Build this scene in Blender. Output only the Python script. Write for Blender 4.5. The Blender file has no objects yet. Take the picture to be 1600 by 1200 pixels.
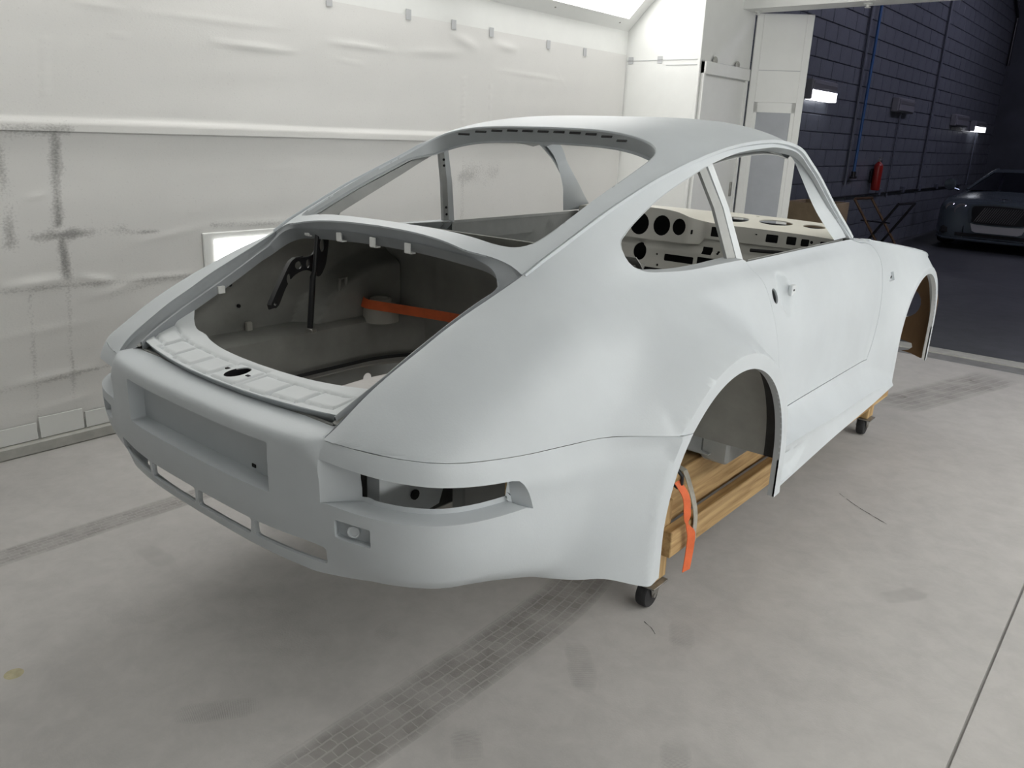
import bpy, math, random
import numpy as np
from mathutils import Matrix, Vector
from mathutils.geometry import delaunay_2d_cdt

scene = bpy.context.scene
COL = scene.collection
rng = random.Random(7)
FZ = 0.2            # the car frame sits this high above the floor (car on a dolly)

# ------------------------------------------------------------------ camera
CAM_LOC = Vector((1.727, -1.919, 1.246 + FZ))
YAW, PIT, ROL, FPX = -0.686, -0.305, 0.039, 1241.0
fw = Vector((math.sin(YAW) * math.cos(PIT), math.cos(YAW) * math.cos(PIT), math.sin(PIT)))
rt = fw.cross(Vector((0, 0, 1))).normalized()
up = rt.cross(fw)
r2 = rt * math.cos(ROL) + up * math.sin(ROL)
u2 = -rt * math.sin(ROL) + up * math.cos(ROL)
cam_data = bpy.data.cameras.new('camera')
cam_data.sensor_fit = 'HORIZONTAL'
cam_data.sensor_width = 36.0
cam_data.lens = 36.0 * FPX / 1600.0
cam_data.clip_start = 0.05
cam_data.clip_end = 200
cam = bpy.data.objects.new('camera', cam_data)
COL.objects.link(cam)
m = Matrix((r2, u2, -fw)).transposed().to_4x4()
m.translation = CAM_LOC
cam.matrix_world = m
scene.camera = cam

# ------------------------------------------------------------------ world + exposure
world = bpy.data.worlds.new('world')
scene.world = world
world.use_nodes = True
bg = world.node_tree.nodes['Background']
bg.inputs[0].default_value = (0.35, 0.42, 0.6, 1)
bg.inputs[1].default_value = 0.03
scene.view_settings.view_transform = 'Standard'
scene.view_settings.look = 'None'
scene.view_settings.gamma = 1.0
scene.view_settings.use_curve_mapping = False
scene.view_settings.exposure = 0.08

# ------------------------------------------------------------------ materials
def new_mat(name):
    mt = bpy.data.materials.new(name)
    mt.use_nodes = True
    nt = mt.node_tree
    return mt, nt, nt.nodes['Principled BSDF']

def mat(name, col, rough=0.5, metal=0.0, noise=0.0, nscale=6.0, bump=0.0, bscale=60.0, spec=0.5, emit=None, estr=0.0, stretch=None):
    mt, nt, b = new_mat(name)
    b.inputs['Roughness'].default_value = rough
    b.inputs['Metallic'].default_value = metal
    b.inputs['Specular IOR Level'].default_value = spec
    b.inputs['Base Color'].default_value = (*col, 1)
    if emit:
        b.inputs['Emission Color'].default_value = (*emit, 1)
        b.inputs['Emission Strength'].default_value = estr
    tc = nt.nodes.new('ShaderNodeTexCoord')
    vec = tc.outputs['Object']
    if stretch:
        mp = nt.nodes.new('ShaderNodeMapping')
        mp.inputs['Scale'].default_value = stretch
        nt.links.new(vec, mp.inputs['Vector']); vec = mp.outputs['Vector']
    if noise:
        n = nt.nodes.new('ShaderNodeTexNoise')
        n.inputs['Scale'].default_value = nscale
        n.inputs['Detail'].default_value = 6
        n.inputs['Roughness'].default_value = 0.6
        nt.links.new(vec, n.inputs['Vector'])
        r = nt.nodes.new('ShaderNodeValToRGB')
        r.color_ramp.elements[0].position = 0.3
        r.color_ramp.elements[1].position = 0.7
        r.color_ramp.elements[0].color = (*[c * (1 - noise) for c in col], 1)
        r.color_ramp.elements[1].color = (*[min(1, c * (1 + noise)) for c in col], 1)
        nt.links.new(n.outputs['Fac'], r.inputs['Fac'])
        nt.links.new(r.outputs['Color'], b.inputs['Base Color'])
    if bump:
        n2 = nt.nodes.new('ShaderNodeTexNoise')
        n2.inputs['Scale'].default_value = bscale
        n2.inputs['Detail'].default_value = 4
        nt.links.new(vec, n2.inputs['Vector'])
        bm = nt.nodes.new('ShaderNodeBump')
        bm.inputs['Strength'].default_value = bump
        bm.inputs['Distance'].default_value = 0.01
        nt.links.new(n2.outputs['Fac'], bm.inputs['Height'])
        nt.links.new(bm.outputs['Normal'], b.inputs['Normal'])
    return mt

def wood_mat(name, c0, c1, axis):
    mt, nt, b = new_mat(name)
    b.inputs['Roughness'].default_value = 0.7
    tc = nt.nodes.new('ShaderNodeTexCoord')
    mp = nt.nodes.new('ShaderNodeMapping')
    sc = [22, 22, 22]; sc[axis] = 1.6
    mp.inputs['Scale'].default_value = sc
    nt.links.new(tc.outputs['Object'], mp.inputs['Vector'])
    w = nt.nodes.new('ShaderNodeTexNoise')
    w.inputs['Scale'].default_value = 2.2
    w.inputs['Detail'].default_value = 5
    w.inputs['Distortion'].default_value = 0.6
    nt.links.new(mp.outputs['Vector'], w.inputs['Vector'])
    r = nt.nodes.new('ShaderNodeValToRGB')
    r.color_ramp.elements[0].position = 0.32
    r.color_ramp.elements[1].position = 0.66
    r.color_ramp.elements[0].color = (*c0, 1)
    r.color_ramp.elements[1].color = (*c1, 1)
    nt.links.new(w.outputs['Fac'], r.inputs['Fac'])
    nt.links.new(r.outputs['Color'], b.inputs['Base Color'])
    return mt

M = {}
M['primer'] = mat('grey_primer', (0.545, 0.58, 0.605), 0.46, noise=0.045, nscale=3.0, bump=0.03, bscale=220, spec=0.35)
M['primer_dark'] = mat('guide_coat_and_groove_shade', (0.42, 0.445, 0.46), 0.55, noise=0.06, nscale=8.0, spec=0.35)
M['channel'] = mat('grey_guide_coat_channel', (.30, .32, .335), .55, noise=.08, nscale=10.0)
M['under'] = mat('black_undercoat', (.03, .03, .03), .8, noise=.3, nscale=20)
M['primer_white'] = mat('light_primer', (0.63, 0.66, 0.675), 0.5, noise=0.04, nscale=6.0, spec=0.35)
M['inner'] = mat('inner_grey_paint', (0.36, 0.37, 0.36), 0.5, noise=0.10, nscale=9.0)
M['bay'] = mat('engine_bay_paint', (0.27, 0.272, 0.255), 0.55, noise=0.16, nscale=7.0)
M['cream'] = mat('cream_dash_paint', (0.72, 0.70, 0.62), 0.45, noise=0.03)
M['creamgrey'] = mat('cream_grey_paint', (0.45, 0.44, 0.40), 0.5, noise=0.06)
M['black'] = mat('black_metal', (0.012, 0.012, 0.014), 0.35)
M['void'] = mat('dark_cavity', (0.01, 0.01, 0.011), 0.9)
M['rubber'] = mat('black_rubber', (0.022, 0.022, 0.024), 0.75, noise=0.3, nscale=40)
M['steel'] = mat('zinc_steel', (0.32, 0.31, 0.29), 0.45, metal=0.8, noise=0.2, nscale=30)
M['brown'] = mat('brown_fibre_board', (0.13, 0.075, 0.035), 0.6, noise=0.25, nscale=12, stretch=(1, 1, 0.3))
M['woody'] = wood_mat('pine_lumber_lengthwise', (0.30, 0.175, 0.065), (0.56, 0.38, 0.18), 1)
M['woodx'] = wood_mat('pine_lumber_crosswise', (0.28, 0.165, 0.06), (0.54, 0.37, 0.18), 0)
M['woodz'] = wood_mat('pine_lumber_upright', (0.30, 0.18, 0.065), (0.56, 0.39, 0.19), 2)
M['orange'] = mat('orange_webbing', (0.80, 0.16, 0.05), 0.6, noise=0.08, nscale=30, bump=0.2, bscale=300)
M['greystrap'] = mat('grey_webbing', (0.40, 0.38, 0.33), 0.7, noise=0.15, nscale=60)
M['white'] = mat('white_plastic', (0.75, 0.76, 0.74), 0.5)

# ------------------------------------------------------------------ mesh helpers
def tag(o, label=None, cat=None, group=None, kind=None):
    if label: o['label'] = label
    if cat: o['category'] = cat
    if group: o['group'] = group
    if kind: o['kind'] = kind
    return o

def empty(name, loc=(0, 0, 0), rz=0.0, parent=None):
    o = bpy.data.objects.new(name, None)
    o.empty_display_size = 0.1
    COL.objects.link(o)
    o.location = loc
    o.rotation_euler = (0, 0, rz)
    if parent: o.parent = parent
    return o

def make(name, V, F, mt, parent=None, smooth=True, sharp=38, mats=None, fmat=None):
    me = bpy.data.meshes.new(name)
    me.from_pydata([tuple(map(float, v)) for v in V], [], [tuple(int(i) for i in f) for f in F])
    me.materials.append(mt)
    if mats:
        for x in mats: me.materials.append(x)
        me.polygons.foreach_set('material_index', fmat)
    if smooth:
        me.polygons.foreach_set('use_smooth', [True] * len(me.polygons))
        me.set_sharp_from_angle(angle=math.radians(sharp))
    me.update()
    o = bpy.data.objects.new(name, me)
    COL.objects.link(o)
    if parent: o.parent = parent
    return o

def link_copy(o, parent=None, name=None):
    c = o.copy()
    if name: c.name = name
    COL.objects.link(c)
    c.parent = parent
    return c

def copy_tree(o, parent=None):
    c = link_copy(o, parent)
    for ch in o.children:
        copy_tree(ch, c)
    return c

class MB:
    """collects simple shapes into one mesh"""
    def __init__(s): s.V = []; s.F = []
    def add(s, V, F):
        b = len(s.V); s.V += [tuple(v) for v in V]; s.F += [tuple(i + b for i in f) for f in F]; return s
    def box(s, x0, x1, y0, y1, z0, z1, b=0.0):
        if b <= 0:
            V = [(x, y, z) for z in (z0, z1) for y in (y0, y1) for x in (x0, x1)]
            F = [(0, 2, 3, 1), (4, 5, 7, 6), (0, 1, 5, 4), (2, 6, 7, 3), (0, 4, 6, 2), (1, 3, 7, 5)]
            return s.add(V, F)
        def ring(x0, x1, y0, y1, z, c):
            return [(x0 + c, y0, z), (x1 - c, y0, z), (x1, y0 + c, z), (x1, y1 - c, z), (x1 - c, y1, z), (x0 + c, y1, z), (x0, y1 - c, z), (x0, y0 + c, z)]
        R = [ring(x0 + b, x1 - b, y0 + b, y1 - b, z0, b * .5), ring(x0, x1, y0, y1, z0 + b, b), ring(x0, x1, y0, y1, z1 - b, b), ring(x0 + b, x1 - b, y0 + b, y1 - b, z1, b * .5)]
        V = sum(R, []); F = [tuple(range(7, -1, -1)), tuple(range(24, 32))]
        for k in range(3):
            for i in range(8):
                j = (i + 1) % 8
                F.append((k * 8 + i, k * 8 + j, k * 8 + 8 + j, k * 8 + 8 + i))
        return s.add(V, F)
    def tube(s, P, r, n=10, caps=True):
        P = [Vector(p) for p in P]; V = []; F = []; N = len(P)
        rr = r if isinstance(r, (list, tuple)) else [r] * N
        prev = None
        for i, p in enumerate(P):
            t = (P[min(i + 1, N - 1)] - P[max(i - 1, 0)]).normalized()
            a = prev if prev is not None else (Vector((0, 0, 1)) if abs(t.z) < .9 else Vector((1, 0, 0)))
            a = (a - t * a.dot(t)).normalized(); prev = a; b = t.cross(a)
            for k in range(n):
                th = 2 * math.pi * k / n
                V.append(p + (a * math.cos(th) + b * math.sin(th)) * rr[i])
        for i in range(N - 1):
            for k in range(n):
                j = (k + 1) % n
                F.append((i * n + k, i * n + j, i * n + n + j, i * n + n + k))
        if caps:
            F.append(tuple(range(n - 1, -1, -1))); F.append(tuple((N - 1) * n + k for k in range(n)))
        return s.add(V, F)
    def lathe(s, prof, c, axis='z', n=24):
        V = []; F = []
        for (r, h) in prof:
            for k in range(n):
                a = 2 * math.pi * k / n
                p = (r * math.cos(a), r * math.sin(a), h)
                if axis == 'x': p = (h, p[0], p[1])
                elif axis == 'y': p = (p[0], h, p[1])
                V.append((p[0] + c[0], p[1] + c[1], p[2] + c[2]))
        m_ = len(prof)
        for i in range(m_ - 1):
            for k in range(n):
                j = (k + 1) % n
                F.append((i * n + k, i * n + j, i * n + n + j, i * n + n + k))
        F.append(tuple(range(n - 1, -1, -1))); F.append(tuple((m_ - 1) * n + k for k in range(n)))
        return s.add(V, F)
    def prism(s, poly, d0, d1, axis='x'):
        """polygon (a,b) extruded from d0 to d1 along the axis"""
        n = len(poly)
        def P(a, b, d):
            return {'x': (d, a, b), 'y': (a, d, b), 'z': (a, b, d)}[axis]
        V = [P(a, b, d0) for a, b in poly] + [P(a, b, d1) for a, b in poly]
        F = [tuple(range(n - 1, -1, -1)), tuple(range(n, 2 * n))]
        for i in range(n):
            j = (i + 1) % n
            F.append((i, j, n + j, n + i))
        return s.add(V, F)
    def ribbon(s, P, W, t=0.002):
        """flat strap through points P with half width vectors W"""
        V = []; F = []
        P = [Vector(p) for p in P]; n = len(P)
        for i, p in enumerate(P):
            w = Vector(W[i] if isinstance(W, list) else W)
            tg = (P[min(i + 1, n - 1)] - P[max(i - 1, 0)]).normalized()
            nn = tg.cross(w).normalized() * t
            V += [p - w - nn, p + w - nn, p + w + nn, p - w + nn]
        for i in range(n - 1):
            for k in range(4):
                j = (k + 1) % 4
                F.append((i * 4 + k, i * 4 + j, i * 4 + 4 + j, i * 4 + 4 + k))
        F.append((3, 2, 1, 0)); F.append(tuple((n - 1) * 4 + k for k in range(4)))
        return s.add(V, F)
    def build(s, name, mt, parent=None, smooth=True, sharp=38):
        o = make(name, s.V, s.F, mt, parent, smooth, sharp)
        me = o.data
        import bmesh
        bm = bmesh.new(); bm.from_mesh(me); bmesh.ops.recalc_face_normals(bm, faces=bm.faces); bm.to_mesh(me); bm.free()
        return o

# ---- numeric helpers
def pchip(xk, yk, x):
    xk = np.asarray(xk, float); yk = np.asarray(yk, float); x = np.asarray(x, float)
    h = np.diff(xk); d = np.diff(yk) / h
    mm = np.zeros_like(yk)
    mm[0] = d[0]; mm[-1] = d[-1]
    for i in range(1, len(xk) - 1):
        if d[i - 1] * d[i] > 0:
            w1 = 2 * h[i] + h[i - 1]; w2 = h[i] + 2 * h[i - 1]
            mm[i] = (w1 + w2) / (w1 / d[i - 1] + w2 / d[i])
    xi = np.clip(x, xk[0], xk[-1])
    i = np.clip(np.searchsorted(xk, xi) - 1, 0, len(xk) - 2)
    t = (xi - xk[i]) / h[i]
    return ((2*t**3-3*t**2+1)*yk[i] + (t**3-2*t**2+t)*h[i]*mm[i] + (-2*t**3+3*t**2)*yk[i+1] + (t**3-t**2)*h[i]*mm[i+1])

def nat_matrix(n):
    """second derivatives of a natural cubic spline over unit spaced knots: D = K @ y"""
    A = np.eye(n); B = np.zeros((n, n))
    for i in range(1, n - 1):
        A[i, i-1] = 1; A[i, i] = 4; A[i, i+1] = 1
        B[i, i-1] = 6; B[i, i] = -12; B[i, i+1] = 6
    return np.linalg.solve(A, B)

def rows_eval(R, v):
    """R: (n,K,3) rows per point, v: (n,) in [0,K-1]; natural cubic across the rows"""
    K = R.shape[1]; D = np.einsum('ij,njk->nik', nat_matrix(K), R)
    i = np.clip(np.floor(v).astype(int), 0, K - 2); t = (v - i)[:, None]
    a = np.arange(len(v))
    y0, y1, d0, d1 = R[a, i], R[a, i+1], D[a, i], D[a, i+1]
    return y0*(1-t) + y1*t + ((1-t)**3-(1-t))*d0/6 + (t**3-t)*d1/6

def inpoly(P, poly):
    x, y = P[:, 0], P[:, 1]; poly = np.asarray(poly); ins = np.zeros(len(P), bool)
    x0, y0 = poly[-1]
    for x1, y1 in poly:
        c = ((y1 > y) != (y0 > y))
        if y0 != y1:
            ins ^= c & (x < (x0 - x1) * (y - y1) / (y0 - y1) + x1)
        x0, y0 = x1, y1
    return ins

def resample(P, step, closed=True):
    P = np.asarray(P, float)
    if closed: P = np.vstack([P, P[:1]])
    out = []
    for a, b in zip(P[:-1], P[1:]):
        n = max(1, int(math.ceil(np.linalg.norm(b - a) / step)))
        for k in range(n): out.append(a + (b - a) * k / n)
    if not closed: out.append(P[-1])
    return np.array(out)

def smooth_poly(P, step=0.01, closed=False):
    """catmull-rom through the points"""
    P = [np.asarray(p, float) for p in P]; n = len(P); out = []
    for i in range(n if closed else n - 1):
        p1 = P[i]; p2 = P[(i+1) % n]
        p0 = P[i-1] if (closed or i > 0) else 2*p1 - p2
        p3 = P[(i+2) % n] if (closed or i < n - 2) else 2*p2 - p1
        m_ = max(1, int(np.linalg.norm(p2 - p1) / step))
        for k in range(m_):
            t = k / m_
            out.append(.5*((2*p1)+(-p0+p2)*t+(2*p0-5*p1+4*p2-p3)*t*t+(-p0+3*p1-3*p2+p3)*t**3))
    if not closed: out.append(P[-1])
    return np.array(out)

def cdt_panel(fn, outer, holes=(), lines=(), step=0.014, bstep=None):
    """triangulate a trimmed 2-D region; returns 3-D vertices and triangles"""
    bstep = bstep or step
    loops = [resample(outer, bstep)] + [resample(h, bstep) for h in holes]
    V = []; E = []
    for L in loops:
        b = len(V); n = len(L); V += list(L); E += [(b + i, b + (i + 1) % n) for i in range(n)]
    for Ln in lines:
        L = resample(Ln, bstep, closed=False)
        k = inpoly(L, loops[0])
        for h in loops[1:]: k &= ~inpoly(L, h)
        b = len(V); V += list(L)
        for i in range(len(L) - 1):
            if k[i] and k[i+1]: E.append((b + i, b + i + 1))
    B = np.array(V)
    lo, hi = loops[0].min(0), loops[0].max(0)
    gx = np.arange(lo[0], hi[0], step); gy = np.arange(lo[1], hi[1], step)
    G = np.stack(np.meshgrid(gx, gy), -1); G[1::2, :, 0] += step * .5; G = G.reshape(-1, 2)
    G = G[inpoly(G, loops[0])]
    for h in loops[1:]: G = G[~inpoly(G, h)]
    cell = {}
    cs = step
    for p in B: cell.setdefault((int(p[0] // cs), int(p[1] // cs)), []).append(p)
    keep = []
    for p in G:
        cx, cy = int(p[0] // cs), int(p[1] // cs); ok = True
        for i in (-1, 0, 1):
            for j in (-1, 0, 1):
                for q in cell.get((cx + i, cy + j), ()):
                    if (q[0]-p[0])**2 + (q[1]-p[1])**2 < (.5*step)**2: ok = False
        keep.append(ok)
    G = G[np.array(keep, bool)] if len(G) else G
    A = np.vstack([B, G])
    r = delaunay_2d_cdt([Vector(p) for p in A], E, [], 0, 1e-7)
    W = np.array([tuple(p) for p in r[0]]); T = np.array([f for f in r[2] if len(f) == 3])
    c = W[T].mean(1)
    k = inpoly(c, loops[0])
    for h in loops[1:]: k &= ~inpoly(c, h)
    T = T[k]
    used = np.unique(T); mp = -np.ones(len(W), int); mp[used] = np.arange(len(used))
    return fn(W[used]), mp[T], W[used]

def vnormals(V, T):
    n = np.cross(V[T[:, 1]] - V[T[:, 0]], V[T[:, 2]] - V[T[:, 0]])
    N = np.zeros_like(V)
    for k in range(3): np.add.at(N, T[:, k], n)
    l = np.linalg.norm(N, axis=1, keepdims=True); l[l == 0] = 1
    return N / l

def solidify(V, T, th, hint):
    """hint(V)->direction that is outward"""
    V = np.asarray(V); T = np.asarray(T)
    fn_ = np.cross(V[T[:, 1]] - V[T[:, 0]], V[T[:, 2]] - V[T[:, 0]])
    H = hint(V[T].mean(1))
    if (fn_ * H).sum() < 0: T = T[:, ::-1]
    N = vnormals(V, T)
    n = len(V)
    V2 = np.vstack([V, V - N * th])
    cnt = {}
    for t in T:
        for a, b in ((t[0], t[1]), (t[1], t[2]), (t[2], t[0])):
            cnt[(a, b)] = 1
    rim = [(a, b) for (a, b) in cnt if (b, a) not in cnt]
    F = [tuple(t) for t in T] + [(t[2] + n, t[1] + n, t[0] + n) for t in T] + [(b, a, a + n, b + n) for a, b in rim]
    return V2, F

def mirror(V, F):
    V = np.asarray(V).copy(); V[:, 0] *= -1
    return V, [tuple(reversed(f)) for f in F]

def band(name, A, B, mt, parent, closed=False, th=0.0, flip=False, mir=False, rows=None, sharp=38):
    """surface strip through a list of polylines of equal length"""
    L = [np.asarray(A, float)] + ([np.asarray(r, float) for r in rows] if rows else []) + [np.asarray(B, float)]
    n = len(L[0]); V = np.vstack(L); F = []
    for k in range(len(L) - 1):
        for i in range(n if closed else n - 1):
            j = (i + 1) % n
            f = (k*n + i, k*n + j, k*n + n + j, k*n + n + i)
            F.append(tuple(reversed(f)) if flip else f)
    if mir: V, F = mirror(V, F)
    if th:
        T = np.array([t for f in F for t in ((f[0], f[1], f[2]), (f[0], f[2], f[3]))])
        N = vnormals(V, T); nn = len(V)
        cnt = set((f[i], f[(i+1) % 4]) for f in F for i in range(4))
        rim = [(a, b) for (a, b) in cnt if (b, a) not in cnt]
        V = np.vstack([V, V - N * th])
        F = F + [tuple(i + nn for i in reversed(f)) for f in F] + [(b, a, a + nn, b + nn) for a, b in rim]
    return make(name, V, F, mt, parent, True, sharp)

def sstep(a, b, x):
    t = np.clip((np.asarray(x, float) - a) / (b - a), 0, 1); return t * t * (3 - 2 * t)
# ================================================================== the spray booth and the garage beyond it (world frame, floor z = 0)
WX, WY = -2.03, 3.97            # booth left wall, booth end wall
RX, BY = 3.1, -4.2              # booth right wall, wall behind the photographer
HIP0, HIP1 = 2.26, 2.80         # where the sloping light hips start and end
def struct(o): o['kind'] = 'structure'; return o

# ---- materials of the setting
def floor_mat(name, c, dust, rough):
    mt, nt, b = new_mat(name)
    tc = nt.nodes.new('ShaderNodeTexCoord')
    def noise(scale, detail, dist=0.0, rough_=.6):
        n = nt.nodes.new('ShaderNodeTexNoise'); n.inputs['Scale'].default_value = scale; n.inputs['Detail'].default_value = detail
        n.inputs['Distortion'].default_value = dist; n.inputs['Roughness'].default_value = rough_
        nt.links.new(tc.outputs['Object'], n.inputs['Vector']); return n
    n1 = noise(1.1, 6, .6); n2 = noise(9, 8, .3, .7); n3 = noise(160, 2)
    r1 = nt.nodes.new('ShaderNodeValToRGB'); r1.color_ramp.elements[0].position = .32; r1.color_ramp.elements[1].position = .68
    r1.color_ramp.elements[0].color = (*[k * (1 - dust) for k in c], 1); r1.color_ramp.elements[1].color = (*c, 1)
    nt.links.new(n1.outputs['Fac'], r1.inputs['Fac'])
    r2_ = nt.nodes.new('ShaderNodeValToRGB'); r2_.color_ramp.elements[0].position = .35; r2_.color_ramp.elements[1].position = .62
    r2_.color_ramp.elements[0].color = (1 - dust * .8,) * 3 + (1,); r2_.color_ramp.elements[1].color = (1, 1, 1, 1)
    nt.links.new(n2.outputs['Fac'], r2_.inputs['Fac'])
    mx = nt.nodes.new('ShaderNodeMix'); mx.data_type = 'RGBA'; mx.blend_type = 'MULTIPLY'; mx.inputs['Factor'].default_value = 1
    nt.links.new(r1.outputs['Color'], mx.inputs['A']); nt.links.new(r2_.outputs['Color'], mx.inputs['B'])
    nt.links.new(mx.outputs['Result'], b.inputs['Base Color'])
    b.inputs['Roughness'].default_value = rough
    bp = nt.nodes.new('ShaderNodeBump'); bp.inputs['Strength'].default_value = .12; bp.inputs['Distance'].default_value = .004
    nt.links.new(n3.outputs['Fac'], bp.inputs['Height']); nt.links.new(bp.outputs['Normal'], b.inputs['Normal'])
    return mt
M['floor'] = floor_mat('dusty_booth_concrete', (.50, .485, .468), .14, .75)
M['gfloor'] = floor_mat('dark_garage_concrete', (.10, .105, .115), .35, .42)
M['strip'] = mat('threshold_metal', (.42, .42, .39), .5, noise=.15, nscale=12)
M['drain'] = mat('threshold_concrete', (.20, .20, .20), .7, noise=.2, nscale=8)
M['booth'] = mat('white_booth_panel', (.80, .81, .79), .45, noise=.02)
M['booth_grey'] = mat('booth_door_glass', (.36, .38, .41), .35, noise=.06)
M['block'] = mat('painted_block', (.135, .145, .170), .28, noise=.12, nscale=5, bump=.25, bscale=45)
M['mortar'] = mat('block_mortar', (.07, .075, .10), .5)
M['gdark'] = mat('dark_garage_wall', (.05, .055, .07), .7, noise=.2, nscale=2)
M['tube'] = mat('lit_lamp_glass', (.9, .9, .9), .3, emit=(1.0, .985, .96), estr=5.2)
M['tube_dim'] = mat('dimmed_lamp_glass', (.9, .9, .9), .3, emit=(1.0, .985, .95), estr=4.2)  # rear hip units, dimmed only to balance the light on the car
M['lampglow_dim'] = mat('dimmed_wall_panel', (.9, .9, .9), .3, emit=(1.0, 1.0, .97), estr=11.0)  # rear wall panels, output lowered for the same light balance
M['lampglow'] = mat('lit_wall_panel', (.9, .9, .9), .3, emit=(1.0, 1.0, .97), estr=14.0)

# ---- floors: booth slabs either side of the joint, threshold, garage
JX = 1.575
fl = MB()
fl.box(WX - .3, JX - .004, BY - .2, 4.36, -.12, 0).box(JX + .004, RX + .3, BY - .2, 4.36, -.12, 0).box(JX - .01, JX + .01, BY - .2, 4.36, -.12, -.012)
floor = struct(fl.build('floor', M['floor'], None, False))
struct(MB().box(-1.37, RX + .3, 4.36, 4.56, -.12, -.003).build('trim_1', M['drain'], None, False))
struct(MB().box(-1.37, RX + .3, 4.56, 4.72, -.12, .006).build('trim_2', M['strip'], None, False))
gfl = struct(MB().box(-4.5, 12, 4.72, 26, -.14, -.02).build('floor_garage', M['gfloor'], None, False))

# ---- booth shell
struct(MB().box(WX - .1, WX, BY, WY, 0, HIP0).build('wall_left', M['booth'], None, False))
struct(MB().box(WX - .1, -1.37, WY, WY + .06, 0, 3.0).build('wall_end', M['booth'], None, False))
struct(MB().box(-1.43, -1.37, WY + .06, 4.86, 0, 3.0).build('wall_return', M['booth'], None, False))
struct(MB().box(RX, RX + .1, BY, 4.86, 0, HIP0).build('wall_right', M['booth'], None, False))
M['back_grey'] = mat('grey_back_wall', (.30, .30, .30), .7, noise=.1)  # unseen back wall, grey chosen to keep bounce light off the car's rear
struct(MB().box(WX, RX, BY - .1, BY, 0, 3.0).build('wall_back', M['back_grey'], None, False))
struct(MB().box(WX + .54, RX - .54, BY, 4.86, HIP1, HIP1 + .06).build('ceiling', M['booth'], None, False))
# beam over the opening
beam = struct(MB().box(-1.43, RX, 4.62, 4.86, 2.47, 2.86).build('trim_3', M['booth'], None, False))

# ---- sloping light hips, each with framed lamp boxes (left and right side of the booth)
def hip(side, y0, y1):
    """sloping panel; side -1 left, +1 right"""
    bx = WX if side < 0 else RX
    ex = bx - side * .54
    return bx, ex
def lamp_unit(side, y0, y1, label, glow='tube'):
    bx, ex = hip(side, y0, y1)
    L = math.hypot(.54, .54)
    def P(t, y, d):      # t 0..1 along the slope upwards, d depth into the hip
        n = Vector((-side * .7071, 0, -.7071))
        return Vector((bx + (ex - bx) * t, y, HIP0 + (HIP1 - HIP0) * t)) - n * d
    root = empty('ceiling_lamp', (bx + (ex - bx) * .5, (y0 + y1) / 2, HIP0))
    tag(root, label, 'lamp', 'booth lamps in the sloping hips')
    base = Vector(root.location)
    def quad(name, pts, mt, th=.004):
        V = [p - base for p in pts]; n = Vector((-side * .7071, 0, -.7071))
        V2 = V + [v - n * th for v in V]; k = len(V)
        F = [tuple(range(k)), tuple(range(2*k - 1, k - 1, -1))] + [(i, (i+1) % k, k + (i+1) % k, k + i) for i in range(k)]
        return make(name, V2, F, mt, root, False)
    t0, t1 = .14, .88
    # frame: four boards
    quad('frame_board', [P(0, y0, 0), P(0, y1, 0), P(t0, y1 , 0), P(t0, y0, 0)], M['booth'], .03)
    quad('frame_board', [P(t1, y0, 0), P(t1, y1, 0), P(1, y1, 0), P(1, y0, 0)], M['booth'], .03)
    quad('frame_board', [P(t0, y0, 0), P(t0, y0 + .12, 0), P(t1, y0 + .12, 0), P(t1, y0, 0)], M['booth'], .03)
    quad('frame_board', [P(t0, y1 - .12, 0), P(t0, y1, 0), P(t1, y1, 0), P(t1, y1 - .12, 0)], M['booth'], .03)
    quad('diffuser', [P(t0, y0 + .12, .03), P(t0, y1 - .12, .03), P(t1, y1 - .12, .03), P(t1, y0 + .12, .03)], M[glow], .006)
    quad('lamp_housing', [P(0, y0, .06), P(0, y1, .06), P(1, y1, .06), P(1, y0, .06)], M['booth'], .01)
    for yy in (y0 + .2, (y0 + y1) / 2, y1 - .2):
        MB().lathe([(.001, -.003), (.008, -.002), (.008, .004), (.001, .004)], tuple(P(t0 * .55, yy, 0) - base), 'z', 10).build('frame_screw', M['steel'], root)
    return root
for a, b, w in ((-2.2, -.16, 'third from the far corner'), (-.16, 1.9, 'second from the far corner'), (1.9, WY, 'in the far corner')):
    lamp_unit(-1, a, b, 'bright lamp box in the sloping ceiling over the papered wall, ' + w, 'tube' if a > -1 else 'tube_dim')
for a, b, w in ((-2.2, -.16, 'third from the garage'), (-.16, 1.9, 'second from the garage'), (1.9, WY, 'next to the garage')):
    lamp_unit(1, a, b, 'bright lamp box in the sloping ceiling on the right, ' + w, 'tube' if a > -1 else 'tube_dim')
for side, a, b in ((-1, BY, -2.2), (1, BY, -2.2)):      # plain hips without lamps behind the photographer
    bx, ex = hip(side, a, b)
    V = [(bx, a, HIP0), (bx, b, HIP0), (ex, b, HIP1), (ex, a, HIP1)]; V += [(x - side * -.03, y, z + .03) for x, y, z in V]
    struct(make('trim_%d' % (7 if side < 0 else 8), V, [(0, 1, 2, 3), (7, 6, 5, 4), (0, 4, 5, 1), (2, 6, 7, 3), (1, 5, 6, 2), (0, 3, 7, 4)], M['booth'], None, False))
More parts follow.
